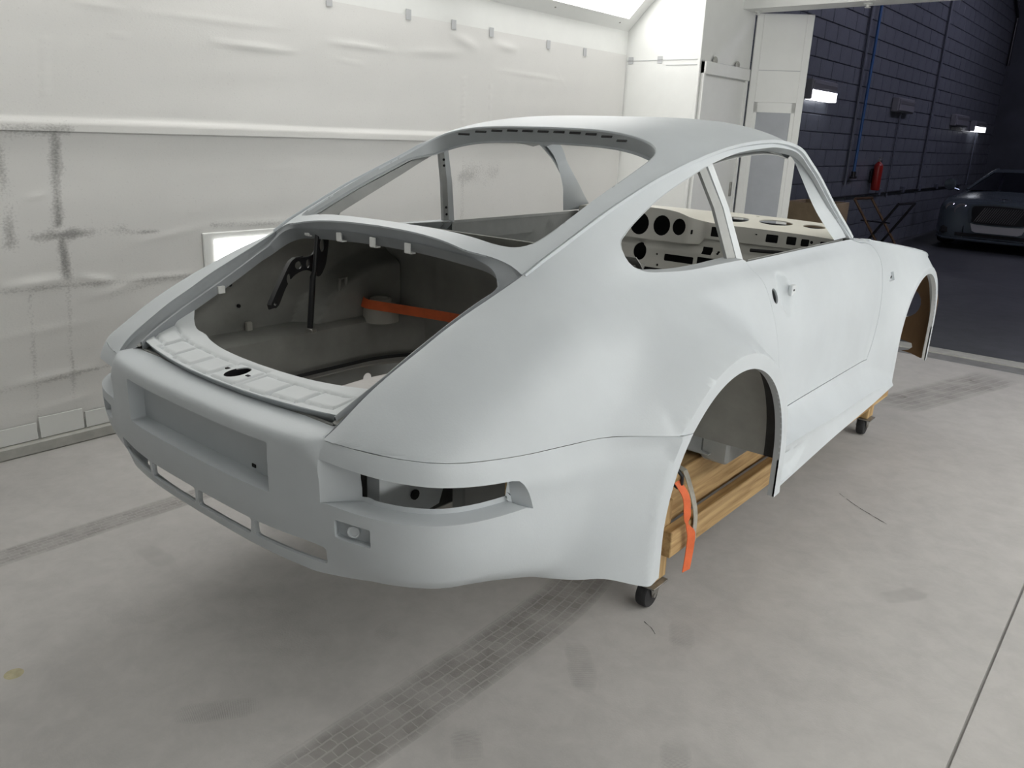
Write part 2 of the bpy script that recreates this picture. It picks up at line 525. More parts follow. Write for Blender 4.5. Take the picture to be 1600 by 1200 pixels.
# low wall lamp behind the car
def low_lamp(x, y, ln, label, glow='lampglow'):
    wl = empty('wall_lamp', (x, y, .70)); tag(wl, label, 'lamp', 'low lamp panels on the booth walls')
    d = 1 if x < 0 else -1
    def bx(a, b, *r): return MB().box(min(d*a, d*b), max(d*a, d*b), *r)
    bx(.0, .02, -ln/2 - .06, ln/2 + .06, -.03, .215, .004).build('lamp_frame', M['booth'], wl)
    bx(.018, .024, -ln/2, ln/2, .008, .178).build('lamp_panel', M[glow], wl, False)
low_lamp(WX, .53, .60, 'glowing white rectangular lamp panel low on the papered wall')
for k, y in enumerate((-1.6, -.2, 1.2, 2.6, 3.95)):
    low_lamp(RX, y, 1.1, 'glowing lamp panel low on the right booth wall, %s from the garage' % ('fifth', 'fourth', 'third', 'second', 'first')[k], 'lampglow' if k > 1 else 'lampglow_dim')
# ================================================================== the primed car body shell
# car frame: x right, y forward from the rear axle, z up; parent empty lifts it onto the dolly
car = empty('car_body_shell', (0, 0, FZ))
tag(car, 'grey primed rear-engined coupe body shell strapped on a wooden dolly in the booth', 'car')

# ---- upper edge of the side: lid edge, then drip gutter, then wing edge
TOP = np.array([(-.985,.456,.622),(-.929,.468,.668),(-.87,.473,.706),(-.807,.479,.742),(-.734,.484,.777),(-.664,.489,.812),(-.582,.494,.847),
    (-.498,.502,.881),(-.414,.513,.918),(-.349,.520,.951),(-.268,.525,.986),(-.186,.529,1.021),(-.099,.533,1.057),(-.003,.537,1.092),
    (.099,.543,1.128),(.197,.555,1.161),(.294,.573,1.192),(.40,.587,1.218),(.50,.594,1.235),(.60,.597,1.246),(.70,.599,1.253),(.79,.600,1.256),
    (.89,.601,1.252),(.97,.602,1.243),(1.048,.603,1.226),(1.12,.608,1.190),(1.2,.618,1.142),(1.36,.645,1.02),(1.5,.669,.920),(1.545,.676,.888),
    (1.6,.665,.882),(1.75,.635,.864),(2.0,.60,.830),(2.3,.58,.780),(2.6,.565,.710),(2.9,.55,.61)])
def top_c(y): return np.stack([pchip(TOP[:,0], TOP[:,1], y), np.asarray(y, float), pchip(TOP[:,0], TOP[:,2], y)], -1)

# ---- lower rows (x,z) of the plain body, rows 3..8 at stations along y
ST = [
 (-.985,[(.500,.618),(.515,.610),(.525,.598),(.53,.58),(.535,.55),(.535,.40)]),
 (-.962,[(.530,.630),(.550,.622),(.565,.611),(.575,.59),(.58,.56),(.58,.40)]),
 (-.93,[(.575,.644),(.612,.630),(.640,.614),(.655,.59),(.662,.55),(.665,.40)]),
 (-.87,[(.625,.669),(.670,.646),(.702,.621),(.718,.59),(.725,.55),(.73,.36)]),
 (-.795,[(.655,.703),(.705,.668),(.735,.635),(.750,.60),(.757,.55),(.76,.33)]),
 (-.70,[(.680,.740),(.730,.699),(.760,.655),(.777,.605),(.783,.55),(.785,.3)]),
 (-.585,[(.695,.783),(.745,.738),(.775,.685),(.794,.61),(.80,.54),(.80,.25)]),
 (-.46,[(.700,.825),(.750,.776),(.782,.715),(.80,.63),(.806,.54),(.803,.22)]),
 (-.35,[(.690,.842),(.745,.792),(.78,.73),(.80,.64),(.806,.54),(.803,.18)]),
 (-.26,[(.675,.862),(.735,.809),(.775,.745),(.80,.65),(.806,.54),(.803,.17)]),
 (-.1,[(.660,.886),(.72,.836),(.768,.76),(.797,.66),(.804,.54),(.80,.17)]),
 (.1,[(.663,.894),(.723,.838),(.768,.764),(.797,.66),(.804,.54),(.80,.17)]),
 (.3,[(.669,.893),(.725,.838),(.768,.766),(.797,.66),(.804,.54),(.80,.17)]),
 (.6,[(.672,.891),(.728,.838),(.768,.768),(.796,.66),(.803,.54),(.80,.17)]),
 (1.0,[(.673,.890),(.728,.838),(.768,.768),(.796,.66),(.803,.54),(.80,.17)]),
 (1.45,[(.680,.885),(.730,.836),(.769,.768),(.796,.66),(.803,.54),(.80,.17)]),
 (1.6,[(.700,.866),(.738,.825),(.770,.762),(.796,.66),(.803,.54),(.80,.17)]),
 (1.75,[(.708,.846),(.742,.808),(.771,.752),(.796,.65),(.803,.54),(.80,.17)]),
 (2.0,[(.705,.808),(.742,.778),(.772,.732),(.796,.64),(.803,.53),(.797,.17)]),
 (2.3,[(.700,.762),(.740,.736),(.770,.694),(.795,.62),(.80,.52),(.795,.17)]),
 (2.6,[(.695,.695),(.735,.668),(.765,.63),(.785,.57),(.79,.48),(.785,.17)]),
 (2.9,[(.65,.597),(.685,.57),(.705,.53),(.72,.47),(.725,.4),(.725,.17)]),
]
SY = np.array([s[0] for s in ST]); SR = np.array([s[1] for s in ST])
D1 = [(-.985,.002),(-.9,.006),(-.7,.011),(-.5,.010),(-.4,.004),(-.3,0.0),(1.5,0.0),(1.7,.006),(2.9,.008)]

def smax(a, b, k): return .5 * (a + b + np.sqrt((a - b) ** 2 + k * k))

ARCH_R = dict(y0=-.013, z0=.328, R=.355, ring=.397, X=.936, su=1.75, sh=.55, q=1.1)
ARCH_F = dict(y0=2.272, z0=.374, R=.306, ring=.336, X=.838, su=.75, sh=.115, sh2=.7, q=.0)
def flare(y, z, a):
    dz = z - a['z0']; dy = y - a['y0']
    r = np.where(dz > 0, np.hypot(dy, dz), np.abs(dy))
    upw = np.clip(dz / np.maximum(r, 1e-6), 0, 1) ** 2
    sh = np.where(dy > 0, a.get('sh2', a['sh']), a['sh']); s = sh + (a['su'] - sh) * upw
    d = np.maximum(r - a['ring'], 0)
    return a['X'] - s * d - a['q'] * d * d - 2.0 * np.maximum(d - .36, 0)
def skirt(y, z):
    xc = pchip([.3,.5,1.05,1.56,1.93,2.2],[.908,.90,.876,.861,.846,.838], y)
    zc = pchip([.3,.5,1.05,1.56,1.93,2.2],[.33,.322,.277,.254,.222,.215], y)
    low = xc + .018 * np.clip((zc - z) / (zc - .20), 0, 1)
    hi = xc - (xc - .795) * (1 - np.clip(1 - (z - zc) / (.390 - zc), 0, 1) ** 1.7) - .5 * np.clip(z - .390, 0, 1)
    x = np.where(z < zc, low, hi) + .005 * np.exp(-((z - zc) / .008) ** 2)
    return np.where((y > .2) & (y < 2.15), x, .3)

# measured seam between the rear wing and the bumper (x,y,z)
SEAM = np.array([(.457,-.980,.627),(.545,-.962,.625),(.611,-.940,.623),(.682,-.900,.620),(.720,-.854,.616),(.748,-.795,.612),(.776,-.700,.606),
    (.800,-.590,.602),(.832,-.482,.600),(.898,-.380,.593),(.929,-.322,.586),(.938,-.262,.580),(.939,-.20,.578)])
def seam_z(y): return pchip(SEAM[:,1], SEAM[:,2], y)

def side_rows(y):
    y = np.asarray(y, float); n = len(y); R = np.zeros((n, 12, 3)); R[:, :, 1] = y[:, None]
    R[:, 0] = top_c(y)
    for k in range(6):
        kk = 3 + k if k < 5 else 11
        R[:, kk, 0] = pchip(SY, SR[:, k, 0], y); R[:, kk, 2] = pchip(SY, SR[:, k, 1], y)
    for j in (8, 9, 10):
        R[:, j] = R[:, 7] + (R[:, 11] - R[:, 7]) * (j - 7) / 4
    d = np.interp(y, [p[0] for p in D1], [p[1] for p in D1])
    b = np.interp(y, [-.4, .2, 1.4, 1.55], [0, .004, .004, 0])
    for k, f, q in ((1, 1/3, 1.0), (2, 2/3, .85)):
        R[:, k] = R[:, 0] + (R[:, 3] - R[:, 0]) * f
        R[:, k, 2] += d * q; R[:, k, 0] += b * q
    return R
def side_raw(y, v):
    P = rows_eval(side_rows(y), v)
    x = P[:, 0]
    x = smax(x, flare(P[:, 1], P[:, 2], ARCH_R), .045) if True else x
    x = smax(x, flare(P[:, 1], P[:, 2], ARCH_F), .012)
    x = np.where((P[:, 1] > .2) & (P[:, 1] < 2.15), smax(x, skirt(P[:, 1], P[:, 2]), .008), x)
    for a in (ARCH_R, ARCH_F):
        dz = P[:, 2] - a['z0']; dy = P[:, 1] - a['y0']
        r = np.where(dz > 0, np.hypot(dy, dz), np.abs(dy))
        w = np.clip((a['ring'] + .012 - r) / .012, 0, 1)
        x = np.where((P[:, 2] < .75), x + (a['X'] + .003 - x) * w, x)
    # scoop pressed into the rear end of the sill
    y_, z_ = P[:, 1], P[:, 2]
    e = np.minimum.reduce([y_ - .435, (.300 - .02 * (y_ - .45) / .27) - z_, z_ - (.222 + .055 * np.clip((y_ - .56) / .16, 0, 1)), (.725 - y_) * .5])
    x = x - .022 * np.clip(e / .007, 0, 1) * np.clip((.74 - y_) / .28, 0, 1) * (z_ < .32)
    P[:, 0] = x
    return P
VD = np.linspace(0, 11, 401)
def side_v(y, z):
    """row parameter at height z for station y"""
    y = np.atleast_1d(np.asarray(y, float)); z = np.atleast_1d(np.asarray(z, float)); out = np.zeros(len(y))
    for i in range(len(y)):
        zz = rows_eval(side_rows(np.full(401, y[i])), VD)[:, 2]
        zz = np.minimum.accumulate(zz)
        out[i] = np.interp(-z[i], -zz, VD)
    return out
# correction so that the wing meets the measured seam exactly
_sy = np.linspace(-.98, -.20, 40)
_sv = side_v(_sy, seam_z(_sy))
_sx = pchip(SEAM[:,1], SEAM[:,0], _sy) - side_raw(_sy, _sv)[:, 0]
VS = .12
def side_fn(U):
    y, v = U[:, 0], U[:, 1] / VS
    P = side_raw(y, v)
    g = np.interp(y, _sy, _sx, left=0, right=0)
    P[:, 0] += g * np.exp(-((P[:, 2] - seam_z(np.clip(y, -.98, -.2))) / .06) ** 2) * np.clip((-.22 - y) / .05, 0, 1)
    return P
def yz(pts):
    pts = np.asarray(pts, float)
    return np.stack([pts[:, 0], side_v(pts[:, 0], pts[:, 1]) * VS], 1)

def arch_pts(a, r, th0, th1, n=40):
    t = np.linspace(math.radians(th0), math.radians(th1), n)
    return [(a['y0'] + r * math.cos(q), a['z0'] + r * math.sin(q)) for q in t]

# window + door aperture in side view (y,z)
WIN_REAR = [(.505,.891),(.348,.892),(.154,.893),(.02,.900),(-.056,.907),(-.100,.923),(-.114,.948),(-.104,.979),(-.070,1.0),(-.008,1.030),(.115,1.084),(.232,1.130),(.342,1.171)]
WIN_TOP = [(.42,1.193),(.52,1.213),(.62,1.224),(.72,1.231),(.80,1.235),(.88,1.233),(.97,1.226),(1.05,1.208),(1.12,1.172),(1.2,1.124),(1.33,1.024),(1.46,.930),(1.514,.887)]
DOOR_F = [(1.53,.884),(1.585,.869),(1.66,.861),(1.715,.851),(1.740,.830),(1.739,.78),(1.715,.71),(1.694,.635),(1.678,.538),(1.643,.445),(1.600,.376)]
DOOR_R = [(.705,.376),(.660,.402),(.617,.47),(.584,.55),(.554,.65),(.534,.75),(.526,.83),(.520,.886)]
win_s = smooth_poly(WIN_REAR + WIN_TOP, .012)
doorF_s = smooth_poly(DOOR_F, .012)
doorR_s = smooth_poly(DOOR_R, .012)
hole_yz = np.vstack([win_s, doorF_s, doorR_s])

rearch = arch_pts(ARCH_R, .355, 0, math.degrees(math.asin((.579-.328)/.355)) , 2)
a_end = 180 - math.degrees(math.asin((.580 - .328) / .355))
outer = []
yt = np.unique(np.concatenate([np.arange(-.98, 2.88, .012), [1.545]]))
outer += [(y, 0.0) for y in yt]
low = [(2.87,.25)]
low += [(2.578,.19)] + arch_pts(ARCH_F, .306, 0, 180, 44) + [(1.966,.20)]
low += [(y, .205) for y in np.arange(1.94, .36, -.05)] + [(.342,.203)] + arch_pts(ARCH_R, .355, 0, a_end, 46)
low += [(y, float(seam_z(y))) for y in np.linspace(-.275, -.978, 60)]
low_u = yz(low)
outer = np.vstack([np.array(outer), low_u])
ring_lines = [yz([(ARCH_R['y0']+.397, .21)] + arch_pts(ARCH_R, .397, 0, 150, 60)), yz(arch_pts(ARCH_F, .336, 0, 180, 50)),
   yz([(y, float(pchip([.3,.5,1.05,1.56,1.93,2.2],[.33,.322,.277,.254,.222,.215], y))) for y in np.arange(.40, 1.93, .02)])]
# small recess for the wing marker
mk = [(1.815,.688),(1.888,.688),(1.888,.725),(1.815,.725)]
sV, sT, sU = cdt_panel(side_fn, outer, [yz(hole_yz), yz(mk)], ring_lines, .0145)
SIDE_HINT = lambda C: np.stack([np.ones(len(C)), np.zeros(len(C)), .3 * np.ones(len(C))], 1)
sV2, sF = solidify(sV, sT, .006, SIDE_HINT)
make('body_side_panel', sV2, sF, M['primer'], car)
make('body_side_panel', *mirror(sV2, sF), M['primer'], car)

# ---- marker recess on the front wing
def recess(name, loop, depth, mt, parent, shrink=0.0, cap=True, mir=False):
    A = np.asarray(loop, float); c = A.mean(0)
    B = A + np.asarray(depth)[None, :] + (c - A) * shrink
    n = len(A); V = np.vstack([A, B]); F = [(i, (i+1) % n, n + (i+1) % n, n + i) for i in range(n)]
    if cap: F.append(tuple(range(n, 2*n)))
    if mir: V, F = mirror(V, F)
    return make(name, V, F, mt, parent, True, 30)
mloop = side_fn(resample(yz(mk), .01))
for mir in (False, True):
    recess('marker_recess', mloop, (-.012, 0, 0), M['primer'], car, .05, True, mir)
    s = -1 if mir else 1
    MB().lathe([(.001, 0), (.007, 0), (.007, .002), (.001, .002)], (s * .787, 1.835, .706), 'x', 12).build('marker_hole', M['void'], car)

# ---- doors
GAP = .0045
def inset(P, d):
    """shrink a closed polygon"""
    P = np.asarray(P); n = len(P); out = []
    area = .5 * np.sum(P[:, 0] * np.roll(P[:, 1], -1) - np.roll(P[:, 0], -1) * P[:, 1])
    sg = 1 if area > 0 else -1
    for i in range(n):
        t = P[(i+1) % n] - P[i-1]; t = t / (np.linalg.norm(t) + 1e-9)
        out.append(P[i] + np.array([-t[1], t[0]]) * d * sg)
    return np.array(out)
sill = [(y, .886) for y in np.arange(.56, 1.52, .03)]
door_yz = np.vstack([doorR_s, np.array(sill), doorF_s])
door_in = inset(door_yz, .0034); door_yz = np.where((np.arange(len(door_yz)) < len(doorR_s) - 1)[:, None] & (door_yz[:, 1:] > .40), inset(door_yz, .0010), door_in)
hole_c = [(.577 + .019*math.cos(t), .778 + .024*math.sin(t)) for t in np.linspace(0, 2*math.pi, 18, endpoint=False)]
def door_fn(U):
    P = side_fn(U)
    d = np.exp(-(((P[:, 1] - .672) / .046) ** 2 + ((P[:, 2] - .775) / .056) ** 2) ** 3)
    P[:, 0] -= .034 * d
    return P
dV, dT, _ = cdt_panel(door_fn, yz(door_yz), [yz(hole_c)], [], .0145)
dV2, dF = solidify(dV, dT, .006, SIDE_HINT)
for mir in (False, True):
    d = make('door_skin', *(mirror(dV2, dF) if mir else (dV2, dF)), M['primer'], car)
    s = -1 if mir else 1
    MB().lathe([(.001, 0), (.03, 0), (.03, .004), (.001, .004)], (s * .735, .574, .779), 'x', 16).build('lock_hole', M['void'], d)
    MB().box(min(s*.755, s*.7685), max(s*.755, s*.7685), .716, .750, .760, .796, .002).build('handle_plate', M['primer_white'], d)
    MB().box(min(s*.766, s*.770), max(s*.766, s*.770), .726, .734, .776, .782).build('handle_bolt_hole', M['void'], d)
    # inner skin of the door
    def pin(U, s=s):
        y, z = U[:, 0], U[:, 1]
        x = .664 + .0 * y + .02 * np.clip((.8 - z) / .1, 0, 1)
        b = ((y > .82) & (y < 1.12) & (z > .70) & (z < .80)) | ((y > 1.22) & (y < 1.26) & (z > .66) & (z < .83))
        x = x + .012 * b
        return np.stack([x, y, z], 1)
    hole = [(.9 + .05*math.cos(t), .735 + .022*math.sin(t)) for t in np.linspace(0, 2*math.pi, 16, endpoint=False)]
    hole2 = [(1.42 + .012*math.cos(t), .835 + .012*math.sin(t)) for t in np.linspace(0, 2*math.pi, 12, endpoint=False)]
    iV, iT, _ = cdt_panel(pin, [(.56,.40),(1.57,.40),(1.57,.86),(1.50,.872),(.56,.872)], [hole, hole2], [], .02)
    iV2, iF = solidify(iV, iT, .004, lambda C: -SIDE_HINT(C))
    make('door_inner_panel', *(mirror(iV2, iF) if mir else (iV2, iF)), M['inner'], d)
    cap = []
    for y in np.arange(.56, 1.50, .04): cap.append((y, .876))
    B1 = np.array([(.664, y, .872) for y, z in cap]); B2 = np.array([(.668, y, .884) for y, z in cap])
    band('door_top_rail', B1, B2, M['inner'], d, mir=mir, th=.003)

# ---- aperture frame: returns around window and door opening (flange turned inwards)
def aperture(seq, off, depth, name, mir):
    A = side_fn(yz(seq)); B = A.copy()
    B[:, 0] -= depth; B[:, 1] += off[:, 0]; B[:, 2] += off[:, 1]
    band(name, A, B, M['primer_dark'], car, mir=mir, flip=True)
ws = np.asarray(win_s)
tg = np.gradient(ws, axis=0); tg /= np.linalg.norm(tg, axis=1, keepdims=True)
nin = np.stack([tg[:, 1], -tg[:, 0]], 1)     # towards the opening
for mir in (False, True):
    w = np.interp(ws[:, 0], [-.1, .3, .5, .95, 1.1, 1.5], [.004, .006, .014, .014, .005, .004])
    w = np.where((ws[:, 1] < .9) & (ws[:, 0] < .6), .002, w)
    dep = np.interp(ws[:, 0], [-.1, .3, .5, .95, 1.1, 1.5], [.014, .018, .035, .035, .014, .012])
    A = side_fn(yz(ws)); B = A.copy(); B[:, 0] -= dep; B[:, 1] += nin[:, 0]*w; B[:, 2] += nin[:, 1]*w
    Cc = B.copy(); Cc[:, 0] -= .03 * np.interp(ws[:, 0], [.9, 1.1], [1, .1]); Cc[:, 1] -= nin[:, 0]*w*.6; Cc[:, 2] -= nin[:, 1]*w*.6
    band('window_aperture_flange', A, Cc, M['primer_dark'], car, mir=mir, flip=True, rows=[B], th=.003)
    db = np.vstack([doorR_s[::-1], [( .705,.376)], [(1.6,.376)], doorF_s[::-1]])
    A = side_fn(yz(resample(db, .02, closed=False))); B = A.copy(); B[:, 0] -= .05
    A[:, 0] -= .004
    band('door_jamb', A, B, M['primer_dark'], car, mir=mir)
    # B-post: flat inner strap plus bright outer channel
    s = -1 if mir else 1
    MB().prism([(.470,.885),(.515,.885),(.452,1.205),(.420,1.200)], s*.600, s*.612, 'x')
    def strap(pts, name, mt):
        V = []; F = []
        for (a, b) in pts:
            V += [a, b]
        n = len(pts)
        for i in range(n - 1): F.append((2*i, 2*i+1, 2*i+3, 2*i+2))
        V = np.array(V, float); V[:, 0] *= s
        T = np.array([t for f in F for t in ((f[0], f[1], f[2]), (f[0], f[2], f[3]))])
        V2, F2 = solidify(V, T, .012, lambda C: np.stack([np.ones(len(C))*s, np.zeros(len(C)), np.zeros(len(C))], 1))
        return make(name, V2, F2, mt, car)
    strap([((.652,.510,.884),(.655,.548,.884)), ((.610,.455,1.05),(.613,.488,1.05)), ((.566,.388,1.190),(.569,.414,1.197))], 'b_post', M['primer_white'])
    strap([((.640,.468,.884),(.650,.508,.884)), ((.598,.415,1.05),(.608,.452,1.05)), ((.558,.358,1.172),(.565,.384,1.182))], 'b_post_inner_strap', M['inner'])
    for k in range(4):
        t = (.12, .22, .8, .88)[k]
        MB().lathe([(.001,0),(.005,0),(.005,.003),(.001,.003)], (s*(.640-.078*t-.012), .488-.105*t, .884+.29*t), 'x', 10).build('bolt_hole', M['void'], car)

# ---- drip gutter
gy = np.concatenate([np.arange(-.414, 1.0, .02), np.arange(1.0, 1.545, .015)])
G = top_c(gy)
gt = np.gradient(G, axis=0); gt /= np.linalg.norm(gt, axis=1, keepdims=True)
outv = np.array([1.0, 0, 0])[None, :] - gt * gt[:, :1]; outv /= np.linalg.norm(outv, axis=1, keepdims=True)
upv = np.cross(gt, outv); upv *= np.sign(upv[:, 2:3] + 1e-9)
prof = [(-.010, .001), (.002, -.003), (.009, -.002), (.011, .004), (.013, .004), (.012, -.006), (.002, -.010), (-.008, -.006)]
rows = [G + outv * a + upv * b for a, b in prof]
for mir in (False, True):
    band('drip_gutter', rows[0], rows[-1], M['primer'], car, rows=rows[1:-1], mir=mir, sharp=50)

# ================================================================== roof, C-pillars and rear cowl (height field)
ZC = [(-.50,.962),(-.46,.976),(-.444,.982),(-.38,1.000),(-.2,1.075),(0,1.157),(.15,1.215),(.30,1.271),(.40,1.292),(.50,1.306),(.60,1.316),(.70,1.322),(.80,1.325),(.90,1.324),(1.0,1.318),(1.08,1.309),(1.2,1.285)]
def roof_fn(U):
    x, y = U[:, 0], U[:, 1]
    g = top_c(np.minimum(y, 1.1)); zc = pchip([a for a, b in ZC], [b for a, b in ZC], y)
    q = np.abs(x) / g[:, 0]
    z = zc - (zc - g[:, 2]) * q ** 4
    return np.stack([x, y, z], 1)
cowl_r = [(0,-.425),(.12,-.430),(.22,-.438),(.29,-.444),(.345,-.448),(.376,-.443),(.41,-.432),(.443,-.422),(.478,-.415),(.5125,-.414)]
cowl_r = smooth_poly(cowl_r, .012)
gx = top_c(np.arange(-.40, 1.071, .012))[:, :2]
wsx = smooth_poly([(.603,1.075),(.56,1.092),(.48,1.112),(.35,1.128),(.18,1.137),(0,1.140)], .015)
half = np.vstack([cowl_r, gx, wsx])
roof_outer = np.vstack([half, (half * [-1, 1])[::-1][1:-1]])
RW = [(0,-.388),(.20,-.390),(.34,-.388),(.40,-.382),(.445,-.362),(.470,-.325),(.480,-.26),(.484,-.15),(.486,.0),(.487,.12),(.486,.20),(.476,.238),(.45,.262),(.40,.276),(.30,.289),(.18,.297),(0,.302)]
rw_h = smooth_poly(RW, .012)
rw = np.vstack([rw_h, (rw_h * [-1, 1])[::-1][1:-1]])
rV, rT, _ = cdt_panel(roof_fn, roof_outer, [rw], [], .018)
rV2, rF = solidify(rV, rT, .005, lambda C: np.tile([0, 0, 1.0], (len(C), 1)))
roof = make('roof_panel', rV2, rF, M['primer'], car)
# rear window frame: recessed flange
A = roof_fn(resample(rw, .015))
n_ = len(A); B = A.copy(); C2 = A.copy()
tt = np.clip((A[:, 1] - .12) / .16, 0, 1); tt = tt * tt * (3 - 2 * tt)
lowp = np.clip((-.30 - A[:, 1]) / .06, 0, 1)
B[:, 0] *= (1 - .012 * (1 - tt)); B[:, 1] += .034 * tt * (np.abs(A[:, 0]) < 2) + .012 * lowp; B[:, 2] -= .018 + .030 * tt - .006 * lowp
C2[:, 0] = B[:, 0] * .975; C2[:, 1] = B[:, 1] - .006 * tt + .01 * lowp; C2[:, 2] = B[:, 2] - .004
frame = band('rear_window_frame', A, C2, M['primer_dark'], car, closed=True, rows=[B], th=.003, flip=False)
for i in range(11):
    x = -.335 + .067 * i
    p = roof_fn(np.array([[x, .300 - .055 * (abs(x)/.4)**3]]))[0]
    o = MB().box(-.0225, .0225, -.0015, .0015, -.0034, .0034).build('vent_slot', M['void'], frame, False)
    o.location = (p[0], p[1] + .0035, p[2] - .014)
    o.rotation_euler = (math.radians(-34), 0, -math.atan(3*.055*(abs(x)/.4)**2/.4) * (1 if x > 0 else -1))
# windscreen header and A pillar inner faces
for mir in (False, True):
    pl_g = [(.602,1.03,1.226),(.606,1.095,1.203),(.617,1.196,1.144),(.644,1.354,1.025),(.662,1.458,.950),(.675,1.540,.891)]
    pl_e = [(.572,1.020,1.212),(.571,1.080,1.192),(.576,1.150,1.140),(.606,1.255,1.022),(.640,1.312,.948),(.672,1.362,.889)]
    pl_f = [(.556,1.080,1.222),(.570,1.180,1.200),(.588,1.268,1.105),(.615,1.342,1.014),(.634,1.398,.955),(.650,1.440,.893)]
    pl_w = [(.560,1.10,1.240),(.572,1.15,1.205),(.585,1.240,1.140),(.612,1.395,1.025),(.632,1.495,.950),(.645,1.575,.895)]
    def rs_(P, n=24):
        P = smooth_poly(P, .01); q = np.r_[0, np.cumsum(np.linalg.norm(np.diff(P, axis=0), axis=1))]; t = np.linspace(0, q[-1], n)
        return np.stack([np.interp(t, q, P[:, k]) for k in range(3)], 1)
    rows_ = [rs_(pl_g) + [-.004, -.004, 0], rs_(pl_e), rs_(pl_f), rs_(pl_w)]
    band('a_pillar', rows_[0], rows_[-1], M['primer'], car, rows=rows_[1:-1], mir=mir, sharp=30, flip=mir)
hx = np.linspace(-.56, .56, 40)
h0 = roof_fn(np.stack([hx, 1.139 - .05 * (np.abs(hx)/.56)**3], 1))
h1 = h0 + [0, .012, -.012]; h2 = h0 + [0, -.045, -.040]; h3 = h0 + [0, -.11, -.020]
band('windscreen_header', h0, h3, M['primer_dark'], car, rows=[h1, h2])
# inner roof rails (dark frame seen above the side windows)
for mir in (False, True):
    yy = np.concatenate([np.arange(-.36, 1.0, .03)]); g = top_c(yy)
    a = g + [-.020, 0, -.020]; b = g + [-.055, 0, -.012]; c_ = g + [-.060, .0, -.050]; d_ = g + [-.015, 0, -.062]
    wv = np.interp(yy, [-.36, -.1, .2], [1.0, 1.0, .6])[:, None]
    d_ = a + (d_ - a) * wv; c_ = b + (c_ - b) * wv
    band('roof_rail_inner', a, d_, M['inner'], car, rows=[b, c_], mir=mir, th=.002)

# ================================================================== engine lid opening: channel and rim
OUT = [tuple(top_c(np.array([y]))[0]) for y in (-.978,-.94,-.90,-.85,-.80,-.74,-.68,-.62,-.56,-.50,-.45,-.418)]
cw = roof_fn(np.array([(.490,-.4145),(.478,-.415),(.443,-.422),(.41,-.432),(.376,-.443),(.345,-.448),(.29,-.444),(.22,-.438),(.12,-.430),(0,-.425)]))
INN = [(.428,-.925,.655),(.432,-.905,.667),(.437,-.875,.684),(.442,-.83,.707),(.446,-.785,.730),(.448,-.728,.758),(.452,-.665,.788),(.457,-.605,.817),(.463,-.555,.841),(.470,-.51,.862),(.476,-.474,.878),(.475,-.458,.889)]
INc = [(.470,-.452,.896),(.464,-.448,.902),(.447,-.440,.918),(.427,-.437,.929),(.400,-.437,.938),(.365,-.438,.944),(.30,-.436,.949),(.22,-.430,.953),(.12,-.423,.956),(0,-.419,.957)]
o_l = smooth_poly(OUT, .02); 
def pair(a, b, n):
    ra = smooth_poly(a, .004); rb = smooth_poly(b, .004)
    def rs(P):
        s_ = np.r_[0, np.cumsum(np.linalg.norm(np.diff(P, axis=0), axis=1))]; q = np.linspace(0, s_[-1], n)
        return np.stack([np.interp(q, s_, P[:, k]) for k in range(3)], 1)
    return rs(ra), rs(rb)
oa, ia = pair(OUT, INN, 46)
ob, ib = pair([tuple(p) for p in cw], INc, 46)
o_all = np.vstack([oa, ob[1:]]); i_all = np.vstack([ia, ib[1:]])
wv = sstep(len(oa) - 6, len(oa) + 8, np.arange(len(o_all)))[:, None]
def mixp(base, a, b): return base + (1 - wv) * np.array([a]) + wv * np.array([b])
ch = [o_all, mixp(o_all, (-.002, 0, -.012), (0, .002, -.004)), mixp(i_all, (.006, 0, -.012), (0, .003, -.004)), mixp(i_all, (.001, 0, .001), (0, -.003, 0)),
      mixp(i_all, (-.004, 0, -.001), (0, 0, -.004)), mixp(i_all, (-.004, 0, -.030), (0, .034, -.034))]
for mir in (False, True):
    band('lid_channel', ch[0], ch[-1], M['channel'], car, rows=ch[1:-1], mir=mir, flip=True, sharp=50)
for x in (-.335, -.18, -.03, .115):
    MB().box(x - .011, x + .011, -.426, -.420, .924, .951, .001).box(x - .011, x + .013, -.422, -.405, .922, .926).build('clip_tab', M['white'], car)

# ---- embossed rear slam panel
def slam_z(x, y):
    z = .651 + .09 * (y + .95)
    e = np.clip((np.abs(x) - .34) / .12, 0, 1) ** 2 * np.clip((y + .92) / .14, 0, 1.3)
    return z + .055 * e
emb = [(-.395,-.855,.045,.030),(-.31,-.878,.050,.036),(-.205,-.892,.050,.040),(-.10,-.900,.046,.042),(.135,-.898,.052,.041),(.235,-.886,.050,.038),(.335,-.868,.050,.034)]
def slam_fn(U):
    x, y = U[:, 0], U[:, 1]; z = slam_z(x, y)
    for cx, cy, hw, hd in emb + [(0.01, -.895, .055, .048)]:
        sl = .12 * (1 if cx > 0 else -1) * abs(cx) / .3
        dx = np.abs(x - cx) - hw; dy = np.abs(y - cy - (x - cx) * sl) - hd
        d = np.maximum(dx, dy)
        z = z - .0075 * np.exp(-(d / .0045) ** 2)
    return np.stack([x, y, z], 1)
sl_h = [(0,-.957),(.15,-.952),(.30,-.935),(.40,-.917),(.430,-.908),(.440,-.87),(.449,-.80),(.455,-.752),(.447,-.748),(.425,-.765),(.39,-.778),(.35,-.775),(.29,-.795),(.2,-.815),(.1,-.825),(0,-.828)]
sl_h = smooth_poly(sl_h, .012)
sl = np.vstack([sl_h, (sl_h * [-1, 1])[::-1][1:-1]])
lat = [(.005 + .026*math.cos(t), -.893 + .036*math.sin(t)) for t in np.linspace(0, 2*math.pi, 20, endpoint=False)]
pV, pT, _ = cdt_panel(slam_fn, sl, [lat], [], .0048, .008)
pV2, pF = solidify(pV, pT, .003, lambda C: np.tile([0, 0, 1.0], (len(C), 1)))
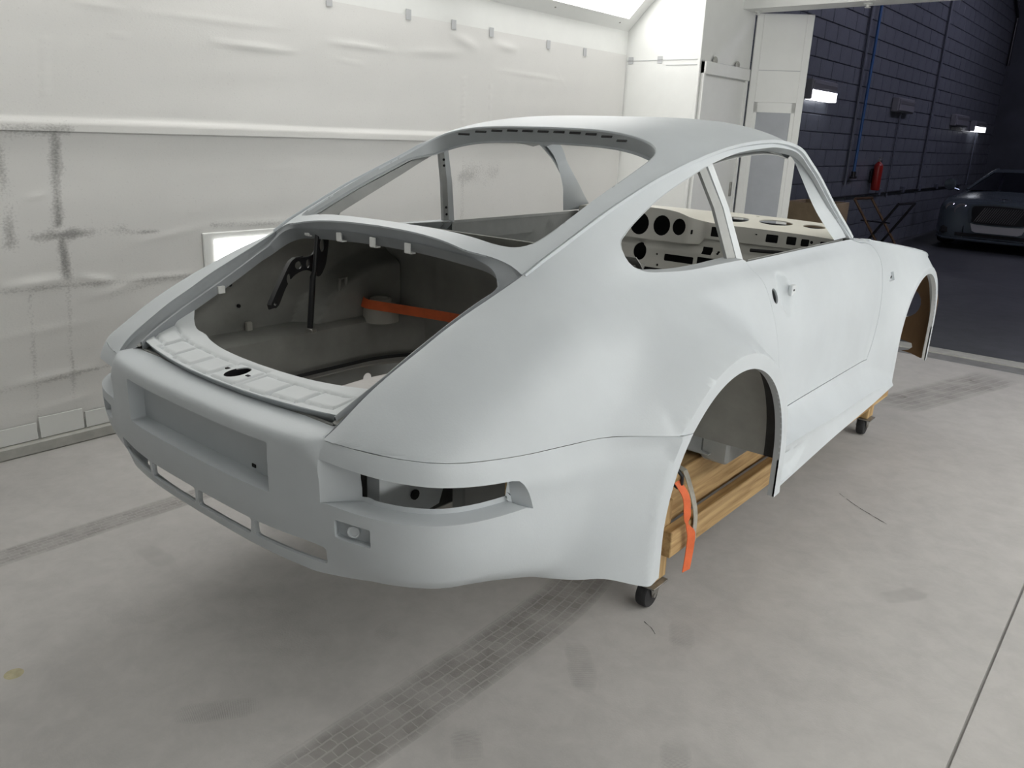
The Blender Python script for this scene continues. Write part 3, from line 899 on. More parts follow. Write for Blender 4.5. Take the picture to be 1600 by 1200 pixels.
slam = make('slam_panel', pV2, pF, M['primer_white'], car, True, 60)
lp = slam_fn(np.array(lat)); recess('latch_well', lp, (0, .02, -.05), M['black'], slam, .1, True)
for dx in (-.045, .045):
    MB().box(.005+dx-.006, .005+dx+.006, -.897, -.889, .6535, .6575).build('latch_bolt_hole', M['void'], slam)
# groove behind the slam panel
gr = np.array([p for p in sl_h if p[1] < -.905 and p[0] >= 0])
g0 = np.stack([gr[:, 0], gr[:, 1], slam_z(gr[:, 0], gr[:, 1]) - .002], 1); g0 = np.vstack([(g0 * [-1, 1, 1])[::-1][:-1], g0])
g1 = g0 + [0, .018, -.026]; g2 = g1 + [0, -.030, -.002]
band('slam_panel_flange', g0, g2, M['primer_dark'], car, rows=[g1])  # darker primer here paints in the shade of the groove

# ================================================================== rear bumper
FP = np.array([(0,-1.034),(.12,-1.033),(.22,-1.030),(.32,-1.022),(.40,-1.010),(.465,-.998),(.54,-.986),(.61,-.967),(.67,-.938),(.722,-.894),(.758,-.838),(.783,-.77),(.802,-.69),(.815,-.62),(.826,-.55),(.836,-.47),(.846,-.40),(.853,-.33),(.858,-.26),(.862,-.19)])
fpd = smooth_poly(FP, .004)
fs = np.r_[0, np.cumsum(np.linalg.norm(np.diff(fpd, axis=0), axis=1))]
UE = fs[-1]
def plan(u):
    a = np.abs(u); x = np.interp(a, fs, fpd[:, 0]); y = np.interp(a, fs, fpd[:, 1])
    e = .01
    tx = np.interp(a + e, fs, fpd[:, 0]) - np.interp(a - e, fs, fpd[:, 0]); ty = np.interp(a + e, fs, fpd[:, 1]) - np.interp(a - e, fs, fpd[:, 1])
    tx = np.where(a < e, 1.0, tx); ty = np.where(a < e, 0.0, ty)
    l = np.hypot(tx, ty); return x, y, ty / l, -tx / l
u_tip = float(np.interp(.470, fpd[:200, 0], fs[:200]))
def u_of_x(x): return float(np.interp(x, fpd[:, 0], fs))
def u_of_y(y): return float(np.interp(y, fpd[:, 1], fs))
CEN = np.array([(-.096,.632),(-.055,.631),(-.016,.6265),(-.003,.616),(.001,.596),(.002,.53),(.002,.46),(0,.415),(-.007,.38),(-.013,.345),(-.019,.318),(-.028,.302),(-.055,.299)])
COR = np.array([(0,0),(0,0),(0,0),(0,0),(0,0),(.0,.53),(.002,.46),(-.002,.405),(-.012,.365),(-.022,.345),(-.042,.325),(-.068,.309),(-.105,.304)])
ARC = np.array([(0,0),(0,0),(0,0),(0,0),(0,0),(0,.50),(0,.44),(-.003,.39),(-.010,.345),(-.020,.310),(-.034,.290),(-.054,.274),(-.085,.267)])
sd = smooth_poly(SEAM, .004); ss = np.r_[0, np.cumsum(np.linalg.norm(np.diff(sd, axis=0), axis=1))]; ss /= ss[-1]
ssk = np.array([ss[int(np.argmin(np.linalg.norm(sd - q, axis=1)))] for q in SEAM])
def sstep(a, b, x):
    t = np.clip((x - a) / (b - a), 0, 1); return t * t * (3 - 2 * t)
def bump_rows(u):
    sg = np.where(u < 0, -1.0, 1.0); a = np.abs(u); n = len(u)
    x, y, nx, ny = plan(u)
    wc = sstep(u_tip - .07, u_tip + .10, a); wa = sstep(u_of_y(-.84), u_of_y(-.56), a); we = sstep(u_of_y(-.54), u_of_y(-.40), a)
    R = np.zeros((n, 13, 3))
    t = np.clip((a - u_tip) / (UE - u_tip), 0, 1)
    ty = np.interp(y, SEAM[:, 1], ssk); wy = sstep(-.86, -.66, y); t = t * (1 - wy) + ty * wy
    Q = np.stack([np.interp(t, ss, sd[:, k]) for k in range(3)], 1)
    wq = sstep(u_tip - .05, u_tip + .001, a)
    for k in range(13):
        o = CEN[k, 0] * np.ones(n); z = CEN[k, 1] * np.ones(n)
        if k >= 5:
            o = o * (1 - wc) + COR[k, 0] * wc; z = z * (1 - wc) + COR[k, 1] * wc
            o = o * (1 - wa) + ARC[k, 0] * wa; z = z * (1 - wa) + ARC[k, 1] * wa
            o = o * (1 - .7 * we); z = z - we * .040 * max(0, (k - 8) / 4)
        if k >= 9: z = z - .014 * np.exp(-((a - u_of_x(.53)) / .09) ** 2) * (k - 8) / 4
        R[:, k] = np.stack([x + nx * o, y + ny * o, z], 1)
    F5 = R[:, 5].copy()
    for k, f in ((2, 0.0), (3, .30), (4, .64)):
        L = Q + (F5 - Q) * f
        L[:, :2] += np.stack([nx, ny], 1) * (.010 * math.sin(math.pi * f))
        R[:, k] = R[:, k] * (1 - wq)[:, None] + L * wq[:, None]
    for k, e in ((1, .010), (0, .020)):
        L = Q.copy(); L[:, 2] += e * .6; L[:, :2] -= np.stack([nx, ny], 1) * e
        R[:, k] = R[:, k] * (1 - wq)[:, None] + L * wq[:, None]
    R[:, :, 0] *= sg[:, None]
    return R
BS = .040
def bump_fn(U):
    u, v = U[:, 0], U[:, 1] / BS
    P = rows_eval(bump_rows(u), v)
    sg = np.where(u < 0, -1.0, 1.0)
    ax = np.abs(P[:, 0]); f = flare(P[:, 1], P[:, 2], ARCH_R)
    w = sstep(2.0, 4.5, v) * sstep(-.80, -.55, P[:, 1])
    nx = smax(ax, f, .03)
    dz = P[:, 2] - ARCH_R['z0']; dy = P[:, 1] - ARCH_R['y0']; r = np.where(dz > 0, np.hypot(dy, dz), np.abs(dy))
    wr = np.clip((.397 + .012 - r) / .012, 0, 1)
    nx = nx + (ARCH_R['X'] + .003 - nx) * wr
    P[:, 0] = sg * (ax + (nx - ax) * np.maximum(w, wr))
    return P
VB = np.linspace(0, 12, 601)
def bump_w(u, z, vmin=2.0):
    u = np.atleast_1d(u).astype(float); z = np.atleast_1d(z).astype(float); out = np.zeros(len(u))
    for i in range(len(u)):
        zz = rows_eval(bump_rows(np.full(601, u[i])), VB)[:, 2]
        zz = np.minimum.accumulate(np.where(VB < vmin, 9, zz))
        out[i] = np.interp(-z[i], -zz, VB)
    return out * BS
def uz(pts):
    pts = np.asarray(pts, float); return np.stack([pts[:, 0], bump_w(pts[:, 0], pts[:, 1])], 1)
# outline, right half
arcb = [( -.013 - .355 * math.cos(t), .328 + .355 * math.sin(t)) for t in np.linspace(math.asin((.578-.328)/.355), 0, 16)] + [(-.368, z) for z in (.30,.27,.25,.232)]
hb = [(0, 0)] + [(u, 0.0) for u in np.arange(.02, u_tip - .03, .02)] + [(u_tip - .022, 0.0), (u_tip + .002, 1.6 * BS), (u_tip + .008, 2.06 * BS)]
u_arch0 = u_of_y(arcb[0][0])
hb += [(u, 2.06 * BS) for u in np.arange(u_tip + .02, u_arch0 - .01, .014)]
ab = np.array([(u_of_y(y), z) for y, z in arcb])
abw = uz(ab)
abw[0, 1] = 2.06 * BS
hb = np.vstack([np.array(hb), abw, np.array([(u_of_y(-.376), 11.7 * BS), (u_of_y(-.40), 12 * BS)]), np.array([(u, 12 * BS) for u in np.arange(u_of_y(-.42), 0, -.02)]), [(0, 12 * BS)]])
b_out = np.vstack([hb, (hb * [-1, 1])[::-1][1:-1]])
# holes
def rrect(x0, x1, z0, z1, r, sk=0.0):
    P = []
    for cx, cz, a0 in ((x1 - r, z1 - r, 0), (x0 + r, z1 - r, 90), (x0 + r, z0 + r, 180), (x1 - r, z0 + r, 270)):
        for k in range(4):
            t = math.radians(a0 + 30 * k); zz = cz + r * math.sin(t); P.append((cx + r * math.cos(t) + sk * (zz - .36), zz))
    return P
plate_h = rrect(-.318, .318, .476, .594, .006)
u_o = u_of_y(-.700); u_ot = u_of_y(-.738); u_i = u_of_x(.466)
light_h = [(u_i, .590), (u_i, .492)] + [(u, .496 - .004 * math.sin(math.pi * (u - u_i) / (u_o - u_i))) for u in np.linspace(u_i + .02, u_o - .02, 16)] + [(u_o, .489), (u_ot + .012, .550), (u_ot, .561)] + [(u, z) for u, z in zip(np.linspace(u_ot - .02, u_i + .02, 14), np.linspace(.565, .589, 14))]
mark_h = rrect(u_of_x(.505), u_of_x(.595), .424, .466, .004)
slots = [rrect(-.468, -.252, .338, .384, .012, .5), rrect(-.232, -.012, .333, .384, .010, .3), rrect(.012, .232, .333, .384, .010, -.3), rrect(.252, .468, .338, .384, .010, 0)]
slots = [rrect(a, b, z0, .384, .009, k) for a, b, z0, k in ((-.470, -.250, .338, .35), (-.236, -.010, .334, .35), (.004, .228, .334, .35), (.242, .470, .338, .12))]
holes = [uz(plate_h), uz(light_h), uz([(-u, z) for u, z in light_h]), uz(mark_h), uz([(-u, z) for u, z in mark_h])] + [uz(s) for s in slots]
bV, bT, _ = cdt_panel(bump_fn, b_out, holes, [[(u_of_y(-.408), w) for w in (.10, .2, .3, .4)], [(-u_of_y(-.408), w) for w in (.10, .2, .3, .4)]], .014, .011)
bV2, bF = solidify(bV, bT, .006, lambda C: np.stack([C[:, 0], C[:, 1] + .2, .25 * np.ones(len(C))], 1))
bumper = make('rear_bumper', bV2, bF, M['primer'], car)
# licence plate recess
pl = bump_fn(resample(uz(plate_h), .02))
Bk = pl.copy(); Bk[:, 1] = -.985; Bk[:, 0] *= .985; Bk[:, 2] = .535 + (Bk[:, 2] - .535) * .93
nP = len(pl)
make('plate_recess', np.vstack([pl, Bk]), [(i, (i+1) % nP, nP + (i+1) % nP, nP + i) for i in range(nP)] + [tuple(range(nP, 2*nP))], M['primer'], bumper, True, 30)
MB().box(.196, .210, -.9875, -.9845, .489, .497).build('plate_bolt_hole', M['void'], bumper)
# tail lamp recesses: slanted ledge, end wall and inner flange
for sgn in (1, -1):
    lp = [(sgn * u, z) for u, z in light_h]
    A = bump_fn(resample(uz(lp), .015)); n = len(A)
    px, py, nx, ny = plan(np.clip(np.interp(np.hypot(0, 0) + np.abs(A[:, 0]), fpd[:, 0], fs), 0, UE))
    fr = np.clip((np.abs(A[:, 0]) - .466) / .34, 0, 1)
    B = A.copy(); dpt = .042
    B[:, 0] -= sgn * nx * dpt; B[:, 1] -= ny * dpt
    inner = 1 - sstep(.0, .15, np.abs(A[:, 0]) - .466)
    B[:, 0] += sgn * inner * .065; B[:, 1] += inner * .012
    oend = sstep(.045, .0, np.hypot(np.abs(A[:, 0]) - .80, A[:, 1] + .70))
    B[:, 1] -= oend * .030; B[:, 0] += sgn * .0
    B[:, 2] += np.where(A[:, 2] < .52, .006, -.004)
    C3 = B.copy(); mid = B.mean(0); 
    C3[:, 2] += np.where(A[:, 2] < .52, .012, -.004); C3[:, 0] += sgn * (inner * .010); C3[:, 1] += inner * .004
    C3[:, 0] -= sgn * oend * .004; C3[:, 1] -= oend * .012
    F = [(i, (i+1) % n, n + (i+1) % n, n + i) for i in range(n)] + [(n + i, n + (i+1) % n, 2*n + (i+1) % n, 2*n + i) for i in range(n)]
    make('tail_lamp_recess', np.vstack([A, B, C3]), F, M['primer'], bumper, True, 28)
    mkp = [(sgn * u, z) for u, z in mark_h]
    A = bump_fn(resample(uz(mkp), .012)); dx = -.010 * sgn
    rc = recess('reflector_recess', A, (dx, .016, 0), M['primer'], bumper, .04, True)
    if sgn > 0:
        c0 = A.mean(0) + np.array([-.006, .010, 0])
        o = MB().lathe([(.001, .010), (.0135, .010), (.0135, -.004), (.010, -.004), (.009, -.002), (.001, -.002)], (0, 0, 0), 'y', 20).build('reflector_boss', M['primer'], bumper)
        o.location = c0; o.rotation_euler = (0, 0, math.radians(33))
# grille bar returns: thickness of the slots
for s_ in slots:
    A = bump_fn(resample(uz(s_), .012)); recess('grille_slot_return', A, (0, .012, 0), M['primer_dark'], bumper, .0, False)
# ================================================================== engine bay
def sheet(name, fn, outer, mt, parent, hint, holes=(), step=.02, th=.003, mir=False, sharp=45):
    V, T, _ = cdt_panel(fn, outer, holes, [], step)
    V2, F = solidify(V, T, th, lambda C: np.tile(np.asarray(hint, float), (len(C), 1)))
    if mir: V2, F = mirror(V2, F)
    return make(name, V2, F, mt, parent, True, sharp)
def circ(cx, cy, r, n=18, ry=None):
    return [(cx + r * math.cos(t), cy + (ry or r) * math.sin(t)) for t in np.linspace(0, 2 * math.pi, n, endpoint=False)]

# inner wing walls: from the rim down to the longitudinal, swelling round the wheelhouse
def rim_x(y): return np.interp(y, [-.93,-.858,-.788,-.712,-.631,-.551,-.466,-.40,-.2,.1], [.43,.440,.446,.449,.454,.465,.477,.50,.54,.57])
def rim_z(y): return np.interp(y, [-.93,-.858,-.788,-.712,-.631,-.551,-.466,-.40,-.2,.1], [.655,.692,.729,.766,.803,.843,.882,.905,.915,.92])
def wing_in(U):
    y, t = U[:, 0], np.clip(U[:, 1], 0, 1)          # t 0 at the rim, 1 at the longitudinal
    z0 = rim_z(y) - .014; z1 = np.full(len(y), .600)
    z = z0 + (z1 - z0) * t
    x = rim_x(y) - .003 + (.545 - rim_x(y)) * np.sin(np.clip(t * 2.6, 0, math.pi / 2)) ** .8
    r = np.hypot(y - .03, (z - .38))
    bul = np.clip((.45 - r) / .06, 0, 1); bul = bul * bul * (3 - 2 * bul)
    x = x - .075 * bul
    return np.stack([x, y, z], 1)
for mir in (False, True):
    sheet('inner_wing', wing_in, [(-.93, 0), (.08, 0), (.08, 1), (-.93, 1)], M['bay'], car, (-1, 0, .1), step=.02, mir=mir)
    s = -1 if mir else 1
    # longitudinal box beside the engine
    yy = np.linspace(-.90, .10, 28)
    def row(dx, z, bow=0.0): return np.stack([s * (np.full(28, dx) - .10 * np.clip((yy + .15) / .25, 0, 1) ** 2), yy, np.full(28, z) - bow * np.clip((-.55 - yy) / .35, 0, 1) ** 2], 1)
    band('engine_longitudinal', row(.55, .604), row(.53, .40), M['bay'], car, rows=[row(.50, .606), row(.452, .598), row(.440, .585), row(.432, .47), row(.442, .425), row(.47, .41)], th=.003, flip=bool(mir))
    band('engine_tin_seal', row(.432, .447), row(.415, .447), M['rubber'], car, rows=[row(.415, .456)], th=.003)
    # wheelhouse tub inside the arch
    th_ = np.linspace(math.radians(-2), math.radians(182), 30)
    def tub(x, r): return np.array([(s * x, -.013 + r * math.cos(t), .328 + r * math.sin(t)) for t in th_])
    band('wheelhouse_edge', tub(.918, .392), tub(.875, .392), M['under'], car, flip=not mir)
    band('wheelhouse_tub', tub(.875, .392), tub(.565, .375), M['bay'], car, rows=[tub(.70, .392), tub(.60, .390)], flip=not mir)
    band('wheelhouse_wall', tub(.565, .375), tub(.555, .02), M['inner'], car, rows=[tub(.558, .35), tub(.555, .2)], flip=not mir)
    # arch lip returns
    a = side_fn(yz([(.342, .205)] + arch_pts(ARCH_R, .355, 0, a_end, 40))); b = a.copy(); b[:, 0] = .918
    low_part = np.array([(.936, y, z) for y, z in arcb]); lb = low_part.copy(); lb[:, 0] = .918
    a2 = np.vstack([a, low_part]); b2 = np.vstack([b, lb])
    band('arch_lip', a2, b2, M['primer_dark'], car, mir=mir)
    a = side_fn(yz([(2.578,.195)] + arch_pts(ARCH_F, .306, 0, 180, 40) + [(1.966,.205)])); b = a.copy(); b[:, 0] = .822
    band('front_arch_lip', a, b, M['primer_white'], car, mir=mir)
    # front wheelhouse: brown board closing the nose side of the arch, with the lamp bore
    def brd(U): return np.stack([U[:, 0], 2.64 + .10 * (.84 - U[:, 0]), U[:, 1]], 1)
    sheet('front_arch_board', brd, [(.833,.19),(.833,.50),(.80,.64),(.72,.69),(.45,.69),(.45,.30),(.62,.28),(.70,.262),(.745,.255),(.752,.235),(.735,.215),(.70,.205),(.75,.20),(.80,.185)], M['brown'], car, (0, -1, 0), [circ(.672, .468, .082)], .03, .004, mir)
    th2 = np.linspace(math.radians(75), math.radians(185), 26)
    def tub2(x, r): return np.array([(s * x, 2.272 + r * math.cos(t), .374 + r * math.sin(t)) for t in th2])
    band('front_wheelhouse_tub', tub2(.80, .345), tub2(.55, .10), M['void'], car, rows=[tub2(.62, .345), tub2(.56, .32)], flip=not mir)

# bulkhead between engine bay and cabin, with pressed ribs
def bulk(U):
    x, z = U[:, 0], U[:, 1]
    y = .09 - .10 * np.clip((z - .80) / .14, 0, 1) ** 2
    y = y - .008 * np.exp(-((z - .86) / .010) ** 2) - .006 * np.exp(-((np.abs(x) - .28) / .008) ** 2) * (z < .85)
    return np.stack([x, y, z], 1)
sheet('engine_bulkhead', bulk, [(-.60,.42),(.60,.42),(.58,.93),(-.58,.93)], M['bay'], car, (0, -1, 0), [], .02)
# underside of the cowl and parcel shelf
def shelf(U): return np.stack([U[:, 0], U[:, 1], .928 + .10 * (U[:, 1] + .4) * 0 - .035 * np.clip((U[:, 1] + .40) / .4, 0, 1)], 1)
sheet('parcel_shelf', shelf, [(-.50,-.385),(.50,-.385),(.56,.02),(-.56,.02)], M['bay'], car, (0, 0, -1), [], .04)
# rear cross panel behind the slam panel
MB().box(-.42, .42, -.925, -.918, .44, .635).build('rear_cross_panel', M['bay'], car)
# rear cross member and engine mount bar seen through the lamp aperture
for s in (-1, 1):
    MB().prism([(-.90, .40), (-.72, .42), (-.70, .47), (-.90, .56)], s * .50, s * .54, 'x').build('bumper_bracket', M['primer_white'], car)
    MB().box(min(s*.56, s*.60), max(s*.56, s*.60), -.70, -.55, .34, .50, .004).build('bumper_support', M['inner'], car)
    MB().lathe([(.001,0),(.012,0),(.012,.004),(.001,.004)], (s*.542, -.80, .47), 'x', 12).build('bracket_hole', M['void'], car)
# shock tower domes on the longitudinals
for s in (-1, 1):
    MB().lathe([(.066, -.03), (.064, .012), (.055, .034), (.040, .040), (.038, .052), (.026, .055), (.022, .046), (.001, .046)], (s * .435, -.045, .612), 'z', 26).build('shock_tower_dome', M['creamgrey'], car)
# small bracket tabs and holes on the left inner wing
MB().box(-.466, -.440, -.672, -.650, .756, .778, .001).build('wing_tab', M['white'], car).rotation_euler = (0, 0, 0)
MB().box(-.535, -.52, -.535, -.515, .603, .633, .002).build('wing_tab', M['creamgrey'], car)
for (y, t) in ((-.76, .35), (-.60, .18), (-.55, .62)):
    p = wing_in(np.array([(y, t)]))[0]
    MB().lathe([(.001,-.002),(.006,-.002),(.006,.004),(.001,.004)], (-p[0] + .003, p[1], p[2]), 'x', 10).build('wing_hole', M['void'], car)
# bonnet-stay style ribs on the wheelhouse wall
MB().tube([(-.475,-.20,.70),(-.468,-.20,.745),(-.470,-.17,.75),(-.478,-.17,.705)], .006, 8).build('wing_loop_bracket', M['bay'], car)

# ---- black lid hinge arm and gas strut on the left of the opening
hinge = empty('lid_hinge', (0, 0, 0), parent=car)
arm = [(-.580,.728),(-.560,.716),(-.543,.722),(-.515,.775),(-.488,.806),(-.452,.820),(-.425,.815),(-.395,.795),(-.375,.815),(-.362,.855),(-.358,.93),(-.402,.935),(-.408,.885),(-.425,.862),(-.468,.860),(-.502,.852)]
arm_s = smooth_poly(arm, .008, True)
def armf(U): return np.stack([np.full(len(U), -.322) + .05 * (U[:, 1] - .82), U[:, 0], U[:, 1]], 1)
ho = [circ(-.470,.838,.0125), circ(-.505,.800,.008,12,.016), circ(-.435,.840,.007,12,.014), circ(-.382,.893,.008,12,.022), circ(-.556,.728,.005,10)]
aV, aT, _ = cdt_panel(armf, arm_s, ho, [], .014)
aV2, aF = solidify(aV, aT, .006, lambda C: np.tile([1.0, 0, 0], (len(C), 1)))
make('hinge_plate', aV2, aF, M['black'], car)
fl_ = smooth_poly([(-.580,.728),(-.545,.79),(-.505,.852),(-.468,.862)], .01)
fa = armf(fl_); fb = fa + [.022, 0, .004]
band('hinge_flange', fa, fb, M['black'], car, th=.004)
bpy.data.objects.remove(hinge)
st = MB().tube([(-.300,-.412,.935),(-.302,-.425,.82),(-.303,-.432,.80),(-.308,-.446,.640)], [.007,.007,.0095,.0095], 12)
st.build('lid_gas_strut', M['black'], car)
MB().box(-.318, -.285, -.455, -.437, .627, .640, .002).build('strut_foot', M['steel'], car)

# ================================================================== cabin: dashboard, cowl, floor
DY = 1.44
holes = [circ(-.500, .858, .040), circ(-.385, .862, .048), circ(-.262, .862, .052), circ(-.142, .864, .045, 18, .047), circ(-.052, .866, .034, 18, .038)]
for g in ((.085,.185,.835,.878), (.345,.40,.838,.872), (.437,.48,.838,.872), (.50,.535,.838,.868), (.58,.62,.838,.866)):
    holes.append(rrect(g[0], g[1], g[2], g[3], .004))
holes.append(rrect(.005, .013, .838, .858, .002)); holes.append(circ(.300, .865, .006, 10, .003)); holes.append(circ(.545, .858, .007, 10))
def dash_face(U):
    x, z = U[:, 0], U[:, 1]
    b = 1 - sstep(-.02, .06, x)
    y = DY + .03 * (1 - b) + .10 * (z - .86) - .02 * b
    return np.stack([x, y, z], 1)
top_l = [(-.62,.915),(-.50,.930),(-.38,.938),(-.26,.941),(-.14,.939),(-.06,.930),(-.01,.915),(.04,.900),(.12,.892),(.3,.890),(.5,.886),(.635,.880)]
tl = smooth_poly(top_l, .02)
sheet('dashboard_face', dash_face, np.vstack([np.array([(-.62,.795),(.04,.795),(.06,.822),(.635,.822)]), tl[::-1]]), M['creamgrey'], car, (0, -1, .2), holes, .012, .004)
# top pad, running to the windscreen base, with the speaker and vent cut-outs
tb = dash_face(tl)
n = len(tb)
def dash_top(U):
    x, t = U[:, 0], np.clip(U[:, 1] / .24, 0, 1)
    f = np.stack([np.interp(x, tb[:, 0], tb[:, k]) for k in range(3)], 1)
    z = f[:, 2] + (.918 + .012 * (1 - (x / .65) ** 2) - f[:, 2]) * t + .006 * np.sin(t * math.pi)
    return np.stack([x, f[:, 1] + .235 * t - .04 * (x / .62) ** 2 * t, z], 1)
th_ = [circ(.155, .10, .060, 22, .045), circ(.335, .12, .078, 24, .045), circ(.505, .135, .050, 20, .035), circ(.06, .17, .03, 14, .018), circ(.215, .20, .01, 10, .006), circ(-.25, .17, .03, 14, .018)]
sheet('dashboard_top', dash_top, [(-.618, 0), (.632, 0), (.60, .235), (-.60, .235)], M['cream'], car, (0, 0, 1), th_, .014, .004)
# knee panel under the dash
def knee(U):
    x, z = U[:, 0], U[:, 1]
    y = DY + .02 - .5 * (.80 - z) * .25 + .012 * (z > .765)
    return np.stack([x, y, z], 1)
kh = [circ(-.265, .728, .036, 18, .042), rrect(-.130, .022, .700, .732, .005), rrect(.055, .105, .752, .785, .003), circ(.135, .765, .008), rrect(.04, .235, .690, .738, .004), circ(-.17, .725, .005, 10), circ(-.16, .675, .006, 10)]
sheet('dashboard_lower', knee, [(-.62,.66),(.62,.66),(.62,.822),(.06,.822),(.03,.800),(-.62,.797)], M['creamgrey'], car, (0, -1, 0), kh, .014, .004)
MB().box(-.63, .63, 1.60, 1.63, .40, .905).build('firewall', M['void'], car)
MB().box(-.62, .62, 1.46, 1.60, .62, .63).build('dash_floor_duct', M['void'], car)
MB().tube([(.30, 1.43, .80), (.45, 1.43, .806), (.60, 1.44, .812)], .008, 8).build('dash_rail', M['void'], car)
# scuttle panel in front of the screen, bonnet and nose
def cowlf(U):
    x, y = U[:, 0], U[:, 1]; g = top_c(y)
    q = np.abs(x) / g[:, 0]
    return np.stack([x, y, g[:, 2] + .030 * (1 - q ** 2.2)], 1)
cy_ = np.arange(1.56, 2.89, .03); ce = top_c(cy_)[:, :2]
sc = np.vstack([np.array([(x, 1.56 + .12 * (1 - (x / .67) ** 2)) for x in np.linspace(-.67, .67, 30)]), top_c(np.arange(1.56, 1.72, .03))[:, :2], np.array([(x, 1.72 + .10 * (1 - (x / .63) ** 2)) for x in np.linspace(.635, -.635, 30)]), (top_c(np.arange(1.56, 1.72, .03))[:, :2] * [-1, 1])[::-1]])
sheet('scuttle_panel', cowlf, sc, M['primer_dark'], car, (0, 0, 1), [], .03, .005)
bh = np.vstack([np.array([(x, 1.728 + .10 * (1 - (x / .63) ** 2)) for x in np.linspace(-.628, .628, 30)]), top_c(np.arange(1.74, 2.88, .04))[:, :2] * [.993, 1], (top_c(np.arange(1.74, 2.88, .04))[:, :2] * [-.993, 1])[::-1]])
sheet('bonnet', cowlf, bh, M['primer'], car, (0, 0, 1), [], .04, .005)
nose = [(x, y) for x, y in smooth_poly([(-.725,2.85),(-.66,2.98),(-.45,3.08),(0,3.12),(.45,3.08),(.66,2.98),(.725,2.85)], .03)]
N0 = np.array([(x, y - .02, .20) for x, y in nose]); N1 = np.array([(x, y, .27) for x, y in nose]); N2 = np.array([(x * .98, y - .02, .33) for x, y in nose]); N3 = np.array([(x * .92, y - .06, .345) for x, y in nose])
band('front_bumper', N0, N3, M['primer'], car, rows=[N1, N2], th=.005)
# floor pan, seat bulkhead, sills inner
def pan(U): return np.stack([U[:, 0], U[:, 1], .27 + .10 * np.exp(-(U[:, 0] / .09) ** 4)], 1)
sheet('floor_pan', pan, [(-.70,.36),(.70,.36),(.70,1.75),(-.70,1.75)], M['inner'], car, (0, 0, 1), [], .05, .004)
for s in (-1, 1):
    MB().box(min(s*.66, s*.76), max(s*.66, s*.76), .38, 1.90, .24, .37, .01).build('inner_sill', M['inner'], car)
MB().box(-.62, .62, .34, .36, .27, .62).build('rear_seat_bulkhead', M['inner'], car)

# ================================================================== wooden dolly
dolly = empty('wooden_dolly', (0, 0, FZ)); tag(dolly, 'pine beam dolly on four black castors under the car shell', 'dolly')
for s in (-1, 1):
    def bx(x0, x1, *a, b=.003): return MB().box(min(s*x0, s*x1), max(s*x0, s*x1), *a, b)
    bx(.682, .720, .125, 2.46, -.008, .083).build('lower_side_beam', M['woody'], dolly)
    bx(.52, .662, .20, 2.40, .066, .240).build('upper_side_beam', M['woody'], dolly)
    bx(.60, .662, .125, .215, .170, .262).build('spacer_block', M['woodx'], dolly)
    for y in (.098, 2.30):
        bx(.592, .681, y, y + .089, -.108, .165).build('corner_post', M['woodz'], dolly)
        # castor
        cc = empty('castor', (s * .655, y + .03, -.2), parent=dolly)
        MB().box(-.045, .045, -.045, .045, .085, .091, .001).build('castor_plate', M['steel'], cc)
        MB().prism([(-.030,.085),(.040,.085),(.014,.040),(-.014,.040)], -.026, -.023, 'x').box(-.026, .026, -.03, .03, .080, .085).prism([(-.030,.085),(.040,.085),(.014,.040),(-.014,.040)], .023, .026, 'x').build('castor_fork', M['steel'], cc)
        MB().lathe([(.02,-.020),(.043,-.018),(.046,-.012),(.0465,0),(.046,.012),(.043,.018),(.02,.020)], (0, -.006, .0465), 'x', 28).build('castor_wheel', M['rubber'], cc)
        MB().lathe([(.001,-.030),(.008,-.030),(.008,.030),(.001,.030)], (0, -.006, .0465), 'x', 12).build('castor_axle', M['steel'], cc)
for y in (.10, 2.33):
    MB().box(-.592, .592, y, y + .038, .0, .089, .003).build('cross_beam', M['woodx'], dolly)
for y in (.62, 1.8):
    MB().box(-.52, .52, y, y + .089, .10, .138, .003).build('cross_beam', M['woodx'], dolly)

# ---- straps
def webbing(name, P, W, mt, label, t=.0012):
    P = smooth_poly(P, .02)
    o = MB().ribbon([tuple(p) for p in P], W, t).build(name, mt)
    o.location = (0, 0, FZ); tag(o, label, 'strap'); return o
webbing('orange_strap', [(-.52,-.075,.642),(-.47,-.10,.655),(-.43,-.112,.652),(-.30,-.07,.648),(-.1,-.02,.645),(.15,.0,.645),(.42,-.01,.648)], (0.003, .004, .016), M['orange'], 'orange webbing strap stretched across the engine bay')
webbing('orange_strap', [(-.60,.15,.50),(-.605,.155,.40),(-.61,.16,.30),(-.615,.165,.243)], (.0, .022, 0), M['orange'], 'orange webbing strap hanging under the engine bay to the dolly')
tp = smooth_poly([(.705,.150,.245),(.735,.160,.20),(.742,.168,.14),(.738,.185,.095),(.745,.205,.06),(.742,.215,.0),(.742,.205,-.075)], .012)
Wt = []
for i, p in enumerate(tp):
    f = i / (len(tp) - 1); pinch = 1 - .75 * math.exp(-((f - .47) / .07) ** 2)
    a = .4 + 1.6 * f
    Wt.append((math.sin(a) * .006 * pinch, math.cos(a * .4) * .017 * pinch * (.7 + .5 * f), .003))
o = MB().ribbon([tuple(p) for p in tp], Wt, .0012).build('orange_strap', M['orange']); o.location = (0, 0, FZ)
tag(o, 'knotted orange strap tail dangling beside the rear wheel arch', 'strap')
webbing('grey_strap', [(.53,.262,.243),(.64,.262,.245),(.672,.264,.235),(.722,.262,.12),(.728,.262,.03),(.724,.262,-.012),(.66,.262,-.014)], (0, .013, 0), M['greystrap'], 'frayed grey webbing strap looped over the dolly beams')
hk = MB().tube([(.70,.150,.285),(.715,.160,.262),(.715,.162,.235),(.705,.155,.222),(.69,.146,.235),(.69,.143,.262),(.70,.150,.285)], .006, 8)
o = hk.build('strap_hook', M['black']); o.location = (0, 0, FZ); tag(o, 'black metal strap hook at the end of the upper beam', 'hook')
